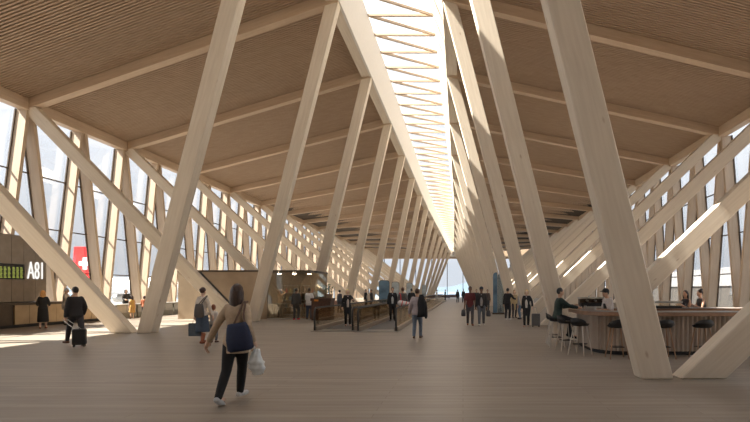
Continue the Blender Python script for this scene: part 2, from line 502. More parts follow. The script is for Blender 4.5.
# end wall
m = MB(); m.box(-22.25, 15.7, YEND - .02, YEND + .02, 0, 8.8)
w = struct(m.build('window_3', MT['glass']), 'glass end wall facing the lake and hills')
x = -21.6
while x < 15.6:
    mm = MB(); mm.box(x - .07, x + .07, YEND - .3, YEND - .03, 0, 8.8); mm.build('mullion', MT['bronze_dark'], w); x += 3.6
m = MB(); m.box(-22.45, 15.9, YEND - .3, YEND + .2, 8.8, 12.6)
struct(m.build('wall_end', MT['roofbeam']), 'timber band above the glass end wall')

# ------------------------------------------------------------------ outside
m = MB(); m.box(-600, 600, -200, 420, -6.2, -6); struct(m.build('ground', MT['apron']), 'concrete apron outside')
m = MB(); m.box(-3000, 3000, 420, 5200, -6.4, -6.05); tag(m.build('lake', MT['water']), 'blue lake beyond the end glass wall', 'lake', kind='structure')
m = MB()
prev = None
for i in range(161):
    x = -2600 + 5200 * i / 160
    h = 34 + 26 * math.sin(i * .21 + 1.0) + 15 * math.sin(i * .53) + 7 * math.sin(i * 1.4)
    if -420 < x < 420: h = 26 + 20 * math.sin((x + 60) / 130.0) + 8 * math.sin(x / 37.0)
    h = max(6, h)
    k = len(m.v)
    m.v += [(x, 2300, -6), (x, 2420 + 20 * math.sin(i), h), (x, 2800, -6)]
    if i: m.face((k - 3, k, k + 1, k - 2)); m.face((k - 2, k + 1, k + 2, k - 1))
tag(m.build('hills', MT['hill'], smooth=True), 'hazy blue hills beyond the lake', 'hills', kind='structure')
t = thing('terminal_building', 'low brown terminal building outside the right facade', 'building', (60, 60, -6))
m = MB(); m.box(0, 20, -40, 190, 0, 8.6); m.build('wall', MT['farwall'], t)
m = MB(); m.box(-.4, 20.4, -40.4, 190.4, 8.6, 9.2); m.build('roof', MT['farwall2'], t)
m = MB(); m.box(8, 30, -20, 150, 9.2, 13.5); m.build('upper_storey', MT['farwall2'], t)

# airliner outside the left facade
t = thing('airliner', 'white airliner with a red tail and white cross outside the left facade', 'airplane', (-76.9, 100, -6))
m = MB()
prof = [(-2.5, 8.9, .35), (1, 8.7, 1.0), (5, 8.3, 1.75), (9, 8.1, 2.0), (24, 8.1, 2.0), (29, 8.0, 1.75), (32, 7.8, 1.2), (34, 7.6, .5)]
m.tube([(x, 0, z) for x, z, r in prof], [r for x, z, r in prof], 20)
m.build('fuselage', MT['whitepaint'], t, True)
m = MB(); m.extrude([(-1.2, 9.2), (5.6, 9.2), (2.35, 16.3), (-.75, 16.3)], 'y', -.18, .18)
tf = m.build('tail_fin', MT['red'], t)
cx, cz, a_, b_ = 1.45, 12.95, .42, 1.2
m = MB(); m.extrude([(cx - a_, cz - b_), (cx + a_, cz - b_), (cx + a_, cz - a_), (cx + b_, cz - a_), (cx + b_, cz + a_), (cx + a_, cz + a_),
                     (cx + a_, cz + b_), (cx - a_, cz + b_), (cx - a_, cz + a_), (cx - b_, cz + a_), (cx - b_, cz - a_), (cx - a_, cz - a_)], 'y', -.26, -.185)
m.build('white_cross', MT['whitepaint'], tf)
for s in (-1, 1):
    m = MB(); m.extrude([(12, 0), (18, 0), (14 - 3, s * 15), (12 - 2.5, s * 15)], 'z', 7.0, 7.3); m.build('wing', MT['whitepaint'], t)
    m = MB(); m.extrude([(-1.5, 0), (2, 0), (-.8, s * 5), (-2.2, s * 5)], 'z', 9.3, 9.45); m.build('tailplane', MT['whitepaint'], t)
    m = MB(); m.tube([(11, s * 5, 6.1), (15, s * 5, 6.1)], [.75, 1.0], 14); m.build('engine', MT['steel'], t, True)
    m = MB(); m.tube([(13, s * 2.2, 0.6), (13, s * 2.2, 6.8)], .18, 8); m.tube([(13, s * 2.2 - .4, .6), (13, s * 2.2 + .4, .6)], .6, 14); m.build('landing_gear', MT['black'], t)

# ------------------------------------------------------------------ gate on the left
t = thing('gate_wall', 'tall bronze panelled gate wall with the white sign A81', 'wall', (-19.5, 18.0, 0))
m = MB(); m.box(-.9, -.06, 0, 5.4, 1.12, 4.02); m.build('body', MT['bronze_dark'], t)
for i in range(9):
    m = MB(); m.box(-.06, 0, i * .6 + .008, i * .6 + .592, 1.14, 4.05); m.build('wall_panel', MT['bronze'], t)
cu = bpy.data.curves.new('gate_text', 'FONT'); cu.body = 'A81'; cu.size = 1.0; cu.extrude = .02; cu.offset = -.008
to = bpy.data.objects.new('gate_text', cu); C.objects.link(to)
dg = bpy.context.evaluated_depsgraph_get(); me = bpy.data.meshes.new_from_object(to.evaluated_get(dg))
bpy.data.objects.remove(to)
xs = [v.co.x for v in me.vertices]; ys = [v.co.y for v in me.vertices]
sx = .80 / (max(xs) - min(xs)); sy = .78 / (max(ys) - min(ys))
for v in me.vertices:
    v.co = ((v.co.z + .025), (v.co.x - min(xs)) * sx, (v.co.y - min(ys)) * sy)
me.materials.clear(); me.materials.append(MT['letter'])
o = bpy.data.objects.new('gate_sign', me); C.objects.link(o); o.parent = t; o.location = (0, 22.36 - 18.0, 2.15); o['label'] = 'white lettering A81'
d = thing('departure_display', 'black flight information display with yellow-green rows beside the A81 sign', 'display', (-19.5, 20.9, 2.12))
m = MB(); m.box(.003, .07, 0, 1.26, 0, .66); m.build('screen', MT['screen'], d)
m = MB()
for c0 in (.06, .66):
    for cc in range(3):
        for r in range(9):
            w = .13 - .04 * ((r * 7 + cc * 3) % 3) / 3
            m.box(.072, .076, c0 + cc * .19, c0 + cc * .19 + w, .05 + r * .055, .082 + r * .055)
d2 = m.build('text_rows', MT['rows'], d); d2['kind'] = 'stuff'
t = thing('gate_counter', 'long low bronze gate counter under the A81 wall', 'counter', (-19.5, 18.0, 0))
m = MB(); m.box(-.85, -.05, 0, 9.0, 0, .12); m.build('plinth', MT['black'], t)
m = MB(); m.box(-.85, -.06, 0, 9.0, .12, 1.0); m.build('body', MT['bronze_dark'], t)
for i in range(12):
    if i in (4,): continue
    m = MB(); m.box(-.06, 0, i * .75 + .01, i * .75 + .74, .14, .98); m.build('front_panel', MT['bronze_panel'], t)
m = MB(); m.box(-.9, .12, -.02, 9.02, 1.0, 1.1); m.build('countertop', MT['bronze_dark'], t)
low = None
for i in range(4):
    lab = ['nearest', 'second', 'third', 'farthest'][i] + ' grey low cabinet along the left facade beyond the gate counter'
    if low is None:
        low = thing('low_cabinet', lab, 'cabinet', (-20.1, 28.4, 0), 0, 'low cabinets along the left facade')
        m = MB(); m.box(-.4, .4, .02, 1.8, .0, .3); m.build('base', MT['greygreen'], low)
        m = MB(); m.box(-.36, .36, .04, 1.78, .3, .74); m.build('body', MT['greygreen'], low)
        m = MB(); m.box(.36, .385, .06, .9, .32, .72); m.build('door', MT['greycab'], low)
        m = MB(); m.box(.36, .385, .93, 1.76, .32, .72); m.build('door', MT['greycab'], low)
        m = MB(); m.box(-.42, .42, 0, 1.82, .74, .82); m.build('top', MT['greycab'], low)
    else:
        dup(low, (-20.1, 28.4 + 1.9 * i, 0), 0, lab)

# ------------------------------------------------------------------ shop kiosk
KY = 28.45
t = thing('shop_kiosk', 'low bronze clad shop kiosk with a glass front behind the second left column', 'kiosk', (-12.6, KY, 0))
def kx(px): return (px - VX) / F * KY + 12.6
m = MB(); m.box(kx(178), kx(258), 0, .15, 0, 2.68); m.build('front_wall', MT['kioskwall'], t)
m = MB(); m.box(kx(258), kx(267), 0, .15, 0, 2.68); m.build('pier', MT['kioskwall'], t)
m = MB(); m.box(kx(178), kx(178) + .15, .15, 3.6, 0, 2.68); m.build('side_wall', MT['kioskwall'], t)
m = MB(); m.box(kx(178), kx(310), 3.45, 3.6, 0, 2.68); m.build('rear_wall', MT['backwall'], t)
m = MB(); m.box(kx(178) - .03, kx(310) + .03, -.03, 3.63, 2.68, 2.78); m.build('roof', MT['bronze_dark'], t)
m = MB(); m.box(kx(267), kx(310), .04, .08, .04, 2.66); m.build('shop_window', MT['shopglass'], t)
m = MB(); m.box(kx(310) - .04, kx(310), .08, 3.45, .04, 2.66); m.build('side_glass', MT['shopglass'], t)
m = MB(); m.box(kx(267), kx(310), -.01, .15, 0, .04); m.build('sill', MT['steel'], t)
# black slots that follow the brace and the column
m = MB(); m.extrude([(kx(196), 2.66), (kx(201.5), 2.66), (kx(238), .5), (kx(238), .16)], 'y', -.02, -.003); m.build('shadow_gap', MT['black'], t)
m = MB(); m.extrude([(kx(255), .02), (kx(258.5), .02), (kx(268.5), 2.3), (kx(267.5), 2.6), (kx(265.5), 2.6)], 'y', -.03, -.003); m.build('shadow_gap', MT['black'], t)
for i, x in enumerate((-11.0, -10.1, -9.2)):  # round glowing discs added to brighten the shop interior
    lt = thing('shop_fill_light', ['left', 'middle', 'right'][i] + ' small round fill light added inside the shop kiosk', 'fill_light', (x, KY + 1.5, 2.6), 0, 'added fill lights in the shop')
    m = MB(); m.stack([(0, 0, .02, .13, .13), (0, 0, .08, .13, .13)], 20); m.build('frame', MT['bronze_dark'], lt)
    m = MB(); m.stack([(0, 0, 0, .09, .09), (0, 0, .02, .11, .11)], 20); m.build('diffuser', MT['fill_light'], lt)
# goods inside
sh = None
for i in range(2):
    lab = ['shelf unit of small goods behind the shop window, by the dark-clad man', 'shelf unit of small goods at the left end inside the shop window'][i]
    x = [-9.9, -11.25 + .75][i]
    if sh is None:
        sh = thing('shelf_unit', lab, 'shelf', (-9.45, KY + 2.6, 0), 0, 'shelf units in the shop')
        for z in (.1, .55, 1.0, 1.45, 1.9):
            m = MB(); m.box(-.5, .5, -.2, .2, z, z + .04); m.build('shelf', MT['steel'], sh)
        for s in (-.5, .47):
            m = MB(); m.box(s, s + .03, -.2, .2, 0, 2.0); m.build('upright', MT['bronze_dark'], sh)
    else: dup(sh, (-10.6, KY + 2.6, 0), 0, lab)
cols = [(.5, .12, .08), (.6, .5, .2), (.15, .25, .3), (.7, .6, .5), (.2, .3, .12)]
gi = 0
for sxx, where in ((-9.45, 'by the dark-clad man'), (-10.6, 'at the left end')):
    for zi, z in enumerate((.59, 1.04, 1.49)):
        for q in range(4):
            m = MB(); r = .06 + .02 * (q % 2)
            m.stack([(0, 0, 0, r, r), (0, 0, .17, r, r), (0, 0, .2, r * .5, r * .5), (0, 0, .26, r * .5, r * .5)], 10)
            o = m.build('jar', cloth('goods%d' % (gi % 5), cols[gi % 5], .4), loc=(sxx - .36 + q * .24, KY + 2.6, z + .002), smooth=False)
            tag(o, 'coloured jar on the ' + ['lower', 'middle', 'upper'][zi] + ' shelf of the shop unit ' + where, 'jar', 'jars on the ' + ['lower', 'middle', 'upper'][zi] + ' shop shelf ' + where)
            gi += 1
t = thing('sales_table', 'pale sales table behind the shop window', 'table', (-10.2, KY + .95, 0))
m = MB(); m.box(-.95, .95, -.3, .3, .82, .88); m.build('tabletop', MT['greycab'], t)
for sx_ in (-.88, .88):
    for sy_ in (-.24, .24):
        m = MB(); m.box(sx_ - .03, sx_ + .03, sy_ - .03, sy_ + .03, 0, .82); m.build('leg', MT['steel'], t)
def plant(loc, h, r, label, name='potted_plant', grp=None):
    t = thing(name, label, 'plant', loc, 0, grp)
    m = MB(); m.stack([(0, 0, 0, r * .45, r * .45), (0, 0, h * .3, r * .6, r * .6)], 14); m.build('pot', MT['pot'], t)
    m = MB()
    rnd = random.Random(int(abs(loc[0] * 91)) + 3)
    for i in range(70):
        a = rnd.random() * 2 * PI; e = rnd.random(); rr = r * (.35 + .75 * rnd.random())
        c = Vector((math.cos(a) * rr * .8, math.sin(a) * rr * .8, h * (.38 + .6 * e)))
        d = Vector((math.cos(a), math.sin(a), .5)).normalized() * r * .45
        s = Vector((-math.sin(a), math.cos(a), 0)) * r * .14
        b = len(m.v); m.v += [tuple(c), tuple(c + d * .5 + s), tuple(c + d), tuple(c + d * .5 - s)]
        m.face((b, b + 1, b + 2, b + 3))
    m.tube([(0, 0, h * .28), (0, 0, h * .8)], r * .06, 6)
    m.build('foliage', MT['leaf'], t)
plant((-9.9, KY + .95, .882), .5, .26, 'small leafy plant on the sales table in the shop')
plant((-10.6, KY + .95, .882), .34, .2, 'low green plant at the left end of the sales table in the shop')

# dark counter and plant beside the walkway
t = thing('dark_counter', 'dark brown wooden counter box beside the moving walkway entrance', 'counter', (-7.73, 27.6, 0))
m = MB(); m.box(-.52, .52, -.4, .4, 0, 1.06); m.build('body', MT['darkwood'], t)
m = MB(); m.box(-.56, .56, -.45, .45, 1.06, 1.2); m.build('countertop', MT['darkwood'], t)
m = MB(); m.box(-.35, -.12, -.47, -.45, 1.04, 1.14); m.build('badge', MT['orange'], t)
plant((-7.4, 27.7, 1.2), .75, .3, 'leafy plant on the dark brown counter box')

# ------------------------------------------------------------------ moving walkways
def walkway(x0, x1, y0, y1, label):
    t = thing('moving_walkway', label, 'walkway', ((x0 + x1) / 2, y0, 0), 0, 'moving walkways')
    w = (x1 - x0) / 2; L = y1 - y0
    m = MB(); m.box(-w + .2, w - .2, .9, L - .9, 0, .02); m.build('belt', MT['belt'], t)
    for a, b in ((-.15, .9), (L - .9, L + .15)):
        m = MB(); m.box(-w - .05, w + .05, a, b, 0, .022); m.build('comb_plate', MT['comb'], t)
    for s in (-1, 1):
        x = s * (w - .06)
        m = MB(); m.box(x - .08, x + .08, .1, L - .1, 0.022, .18); m.build('skirt', MT['skirt'], t)
        m = MB(); m.box(x - .012, x + .012, .12, L - .12, .20, .90); m.build('glass_panel', MT['balglass'], t)
        pts = []
        for k in range(9):
            a = -PI / 2 - PI * k / 8
            pts.append((x, .12 + .36 * math.cos(a) * .55 + .05, .52 + .40 * math.sin(a)))
        pts = [(x, .05, .06)] + [(x, .0, .3), (x, -.02, .6), (x, .02, .82), (x, .14, .93)] + [(x, L - .14, .93), (x, L, .8), (x, L, .06)]
        m = MB(); m.tube(pts, .036, 8); m.build('handrail', MT['rubber'], t, True)
    return t
walkway(-6.0, -4.36, 20.0, 76, 'left moving walkway with black handrails, the blonde woman standing on it')
walkway(-4.2, -2.58, 19.7, 76, 'right moving walkway with black handrails, beside the man in the lilac shirt')

# advert pillars
def pillar(px, Y, wpx, ztop, label, mat):
    X = (px - VX) / F * Y; w = wpx / F * Y / 2
    t = thing('display_pillar', label, 'display', (X, Y, 0), 0, 'rounded display pillars beyond the walkways')
    r = w * .45
    ol = []
    for cx, cz, a0 in ((w - r, ztop - r, 0), (-w + r, ztop - r, 90), (-w + r, .5 + r, 180), (w - r, .5 + r, 270)):
        for k in range(6):
            a = math.radians(a0 + k * 18); ol.append((cx + r * math.cos(a), cz + r * math.sin(a)))
    m = MB(); m.extrude(ol, 'y', -.12, .12); m.build('casing', MT['bronze_dark'], t)
    m = MB(); m.extrude([(u * .93, .5 + (z - .5) * .965 + .03) for u, z in ol], 'y', -.135, -.121); m.build('screen', mat, t)
    m = MB(); m.box(-w * .5, w * .5, -.1, .1, 0, .52); m.build('foot', MT['bronze_dark'], t)
pillar(384.3, 46, 10.5, 2.55, 'large dark blue rounded display pillar left of the walkway', MT['screenblue'])
pillar(395.5, 52, 7.5, 2.5, 'pale rounded display pillar behind the dark-jacketed walkway rider', MT['advertpale'])
pillar(409.5, 60, 6, 2.5, 'pale blue rounded display pillar behind the walkway backpack carrier', MT['advertpale'])
pillar(424, 72, 4, 2.4, 'smallest farthest rounded display pillar near the glass end wall', MT['advertpale'])

# glass booth on the right
t = thing('glass_booth', 'tall dark glass booth with a rounded top behind the group on the right', 'booth', (2.42, 34.0, 0))
for x0, x1, mt in ((-.38, -.1, 'advertpale'), (-.08, .36, 'shopglass')):
    w = x1 - x0; ol = [(x0, .1), (x1, .1), (x1, 2.85)]
    for k in range(7):
        a = PI / 2 + PI / 2 * k / 6
        ol.append((x0 + w * .8 + w * .8 * math.cos(a), 2.85 - w * .8 + w * .8 * math.sin(a)))
    m = MB(); m.extrude(ol, 'y', -.03, .03); m.build('glass_panel', glass('booth_glass', (.5, .58, .64), .3, .03, (.7, .85, 1)) if mt == 'shopglass' else MT['screenblue'], t)
m = MB(); m.box(-.42, .4, -.1, 1.3, 0, .1); m.build('base', MT['bronze_dark'], t)
m = MB(); m.box(-.1, -.08, -.05, .05, .1, 2.8); m.build('post', MT['steel'], t)
m = MB(); m.box(.34, .37, .03, 1.3, .1, 2.75); m.build('side_glass', MT['shopglass'], t)

# far benches by the end wall
bench = None
for i, (x, y) in enumerate(((-3.2, 84), (-1.6, 90), (-4.6, 92))):
    lab = ['dark lounge bench at the walkway end', 'dark lounge bench in front of the end glass', 'dark lounge bench left of the walkway end'][i]
    if bench is None:
        bench = thing('bench', lab, 'bench', (x, y, 0), 0, 'lounge benches at the far end')
        m = MB(); m.box(-1, 1, -.3, .3, .32, .46); m.build('seat', MT['sofa'], bench)
        m = MB(); m.box(-1, 1, .24, .32, .46, .85); m.build('backrest', MT['sofa'], bench)
        for s in (-.85, .8):
            m = MB(); m.box(s, s + .05, -.28, .28, 0, .32); m.build('leg', MT['steel'], bench)
    else: dup(bench, (x, y, 0), 0, lab)

# ------------------------------------------------------------------ bar on the right
def rrect(x0, x1, y0, y1, r, k=10):
    ol = []
    for cx, cy, a0 in ((x1 - r, y1 - r, 0), (x0 + r, y1 - r, 90), (x0 + r, y0 + r, 180), (x1 - r, y0 + r, 270)):
        for i in range(k + 1):
            a = math.radians(a0 + 90.0 * i / k); ol.append((cx + r * math.cos(a), cy + r * math.sin(a)))
    return ol
def ring(m, outer, inner, z0, z1, mi=0):
    n = len(outer); b = len(m.v)
    for ol in (outer, inner):
        for z in (z0, z1): m.v += [(x, y, z) for x, y in ol]
    for i in range(n):
        j = (i + 1) % n
        o0, o1, i0, i1 = b, b + n, b + 2 * n, b + 3 * n
        m.face((o0 + i, o0 + j, o1 + j, o1 + i), mi); m.face((i0 + j, i0 + i, i1 + i, i1 + j), mi)
        m.face((o1 + i, o1 + j, i1 + j, i1 + i), mi); m.face((o0 + j, o0 + i, i0 + i, i0 + j), mi)
BX0, BX1, BY0, BY1 = 3.42, 9.6, 12.62, 15.75
t = thing('bar_counter', 'curved bar counter with fluted front and brown top', 'bar', (6.5, 14.2, 0))
T = Matrix.Translation((-6.5, -14.2, 0))
# fluted body
def resample(ol, step):
    pts = []; n = len(ol)
    for i in range(n):
        a, b = Vector(ol[i]), Vector(ol[(i + 1) % n]); d = (b - a).length
        k = max(1, round(d / step))
        for q in range(k): pts.append(a + (b - a) * q / k)
    return pts
ol = resample(rrect(BX0, BX1, BY0, BY1, .85), .03)
fl = []
n = len(ol); dist = 0
for i, p in enumerate(ol):
    tg = (ol[(i + 1) % n] - ol[i - 1]).normalized(); nr = Vector((tg.y, -tg.x))
    dist += (ol[i] - ol[i - 1]).length if i else 0
    fl.append(tuple(p + nr * (.022 * math.sin(dist / .115 * 2 * PI))))
inn = [tuple(Vector((6.5, 14.2)) + Vector(((p.x - 6.5) * .86, (p.y - 14.2) * .56))) for p in ol]
m = MB(); ring(m, fl, inn, .1, 1.0); m.tf(T); m.build('fluted_front', MT['flute'], t)
m = MB(); ring(m, rrect(BX0 + .06, BX1 - .06, BY0 + .06, BY1 - .06, .8), rrect(3.95, 9.1, 13.4, 15.0, .3), 0, .1); m.tf(T); m.build('plinth', MT['black'], t)
m = MB(); ring(m, rrect(BX0 - .26, BX1 + .26, BY0 - .26, BY1 + .26, 1.1), rrect(3.82, 9.2, 13.3, 15.1, .3), 1.0, 1.09); m.tf(T); m.build('countertop', MT['countertop'], t)
m = MB(); ring(m, rrect(BX0 - .20, BX1 + .20, BY0 - .20, BY1 + .20, 1.05), rrect(3.87, 9.15, 13.35, 15.05, .28), 1.09, 1.10); m.tf(T); m.build('top_surface', MT['stonetop'], t)

def stool(label, loc, rz, legmat):
    t = thing('bar_stool', label, 'stool', loc, rz, 'black bar stools around the bar')
    m = MB()  # curved shell seat with low back, facing +Y
    secs = [(0, 0, .735, .13, .12), (0, 0, .75, .2, .19), (0, .0, .785, .235, .215), (0, -.01, .80, .24, .22)]
    m.stack(secs, 22)
    m.build('seat', MT['black'], t, True)
    m = MB()
    K = 12
    for j in range(K + 1):
        a = math.radians(200 + 140 * j / K)
        hh = .15 * math.sin(PI * j / K) ** .6 + .012
        for rr, z in ((.235, .79), (.262, .79 + hh), (.245, .79 + hh), (.215, .79)):
            m.v.append((rr * math.cos(a), rr * .93 * math.sin(a), z))
        if j:
            b = len(m.v)
            for q in range(4):
                q2 = (q + 1) % 4
                m.face((b - 8 + q, b - 8 + q2, b - 4 + q2, b - 4 + q))
    m.face((0, 1, 2, 3)); b = len(m.v); m.face((b - 4, b - 3, b - 2, b - 1))
    m.build('backrest', MT['black'], t, True)
    for sx_ in (-1, 1):
        for sy_ in (-1, 1):
            m = MB(); m.tube([(sx_ * .12, sy_ * .11, .735), (sx_ * .225, sy_ * .215, .012)], [.018, .014], 8); m.build('leg', legmat, t, True)
    m = MB(); m.tube([(.185 * math.cos(a), .178 * math.sin(a), .28) for a in [math.radians(45 + 90 * k) for k in range(5)]], .011, 6)
    m.build('footrest', MT['black'], t)
    return t
stools = [
    ('bar stool under the seated man in the green shirt', (2.72, 14.55), -95, 'stoolpale'),
    ('empty bar stool just behind the seated man in the green shirt', (2.78, 15.35), -95, 'stoolpale'),
    ('empty bar stool in front of the seated man, second from the left', (2.82, 13.72), -80, 'stoolpale'),
    ('nearest pale-legged bar stool at the rounded left corner of the bar', (2.98, 12.72), -42, 'stoolpale'),
    ('wooden-legged bar stool just left of the nearest right column', (3.72, 12.08), 0, 'stoolleg'),
    ('wooden-legged bar stool half hidden behind the nearest right column', (4.83, 12.08), 0, 'stoolleg'),
    ('wooden-legged bar stool right of the nearest right column', (5.78, 12.08), 0, 'stoolleg'),
    ('bar stool under the dark-haired woman at the far side of the bar, left one', (7.40, 16.45), 180, 'stoolleg'),
    ('bar stool under the woman in the grey top at the far side of the bar', (7.95, 16.5), 180, 'stoolleg'),
]
for lab, (x, y), rz, lm in stools:
    stool(lab, (x, y, 0), math.radians(rz), MT[lm])

t = thing('espresso_machine', 'dark espresso machine on the far side of the bar, beside the barista', 'coffee machine', (4.05, 15.4, 1.101))
m = MB(); m.box(-.45, .45, -.22, .22, .05, .16); m.build('base', MT['black'], t)
m = MB(); m.box(-.45, .45, 0, .22, .16, .28); m.build('body', MT['bronze_dark'], t)
m = MB(); m.box(-.47, .47, -.24, .24, .28, .33); m.build('cup_tray', MT['steel'], t)
for x in (-.25, 0, .25):
    m = MB(); m.tube([(x, -.01, .23), (x, -.16, .22)], .03, 8); m.build('brew_group', MT['steel'], t)
for x in (-.4, .4):
    for y in (-.18, .18):
        m = MB(); m.tube([(x, y, .015), (x, y, .05)], .02, 6, cap=False); m.v = m.v; m.build('foot', MT['black'], t)
t = thing('glass_vitrine', 'long dark glass display case on the far side of the bar', 'display case', (6.1, 15.4, 1.101))
m = MB(); m.box(-.95, .55, -.22, .22, 0, .06); m.build('base', MT['black'], t)
m = MB(); m.box(-.93, .53, -.2, .2, .06, .15); m.build('glass_case', MT['balglass'], t)
m = MB(); m.box(-.97, .57, -.23, .23, .15, .21); m.build('lid', MT['greycab'], t)
for i, (x, y, h, r, lab) in enumerate(((6.95, 15.55, .13, .035, 'drinking glass in front of the two women, left one'), (7.12, 15.45, .13, .035, 'drinking glass in front of the two women, right one'),
                                       (3.62, 13.7, .1, .04, 'small cup on the bar by the seated man, nearer the barista'), (3.5, 14.3, .1, .04, 'small cup on the bar within reach of the seated man'),
                                       (4.0, 12.85, .24, .04, 'bottle on the near side of the bar beside the barista'))):
    m = MB()
    if h > .2: m.stack([(0, 0, 0, r, r), (0, 0, h * .6, r, r), (0, 0, h * .75, r * .4, r * .4), (0, 0, h, r * .4, r * .4)], 12)
    else: m.stack([(0, 0, 0, r * .7, r * .7), (0, 0, h, r, r)], 12)
    tag(m.build('bottle' if h > .2 else 'cup', MT['steel'] if i > 1 else MT['glass'], loc=(x, y, 1.101), smooth=False), lab, 'bottle' if h > .2 else 'cup')
t = thing('sofa', 'mauve grey lounge sofa beyond the right end of the bar', 'sofa', (11.0, 19.6, 0))
m = MB(); m.box(-1.1, 1.1, -.4, .4, .1, .46); m.build('seat', MT['sofa'], t)
m = MB(); m.box(-1.1, 1.1, .4, .6, .1, .92); m.build('backrest', MT['sofa'], t)
for s in (-1.3, 1.1):
    m = MB(); m.box(s, s + .2, -.4, .6, .1, .68); m.build('armrest', MT['sofa'], t)
for x in (-1.2, 1.15):
    for y in (-.35, .5):
        m = MB(); m.box(x, x + .05, y, y + .05, 0, .1); m.build('leg', MT['black'], t)

# ------------------------------------------------------------------ people
PENDING = []      # (object, voxel, smooth iterations, extra MB or None, extra mats)
def vox(m, name, mat, parent, size, it=3, extra=None, extra_mats=()):
    o = m.build(name, mat, parent, True)
    r = o.modifiers.new('r', 'REMESH'); r.mode = 'VOXEL'; r.voxel_size = size; r.use_smooth_shade = True
    s = o.modifiers.new('s', 'SMOOTH'); s.factor = .5; s.iterations = it
    PENDING.append((o, extra, extra_mats)); return o
def ik(a, b, l1, l2, pole):
    a, b, pole = Vector(a), Vector(b), Vector(pole)
    d = b - a; L = d.length; mx = (l1 + l2) * .998
    if L > mx: b = a + d * (mx / L); d = b - a; L = mx
    u = d.normalized()
    x = (l1 * l1 - l2 * l2 + L * L) / (2 * L); h = math.sqrt(max(0, l1 * l1 - x * x))
    p = (pole - u * pole.dot(u)).normalized()
    return a + u * x + p * h, b

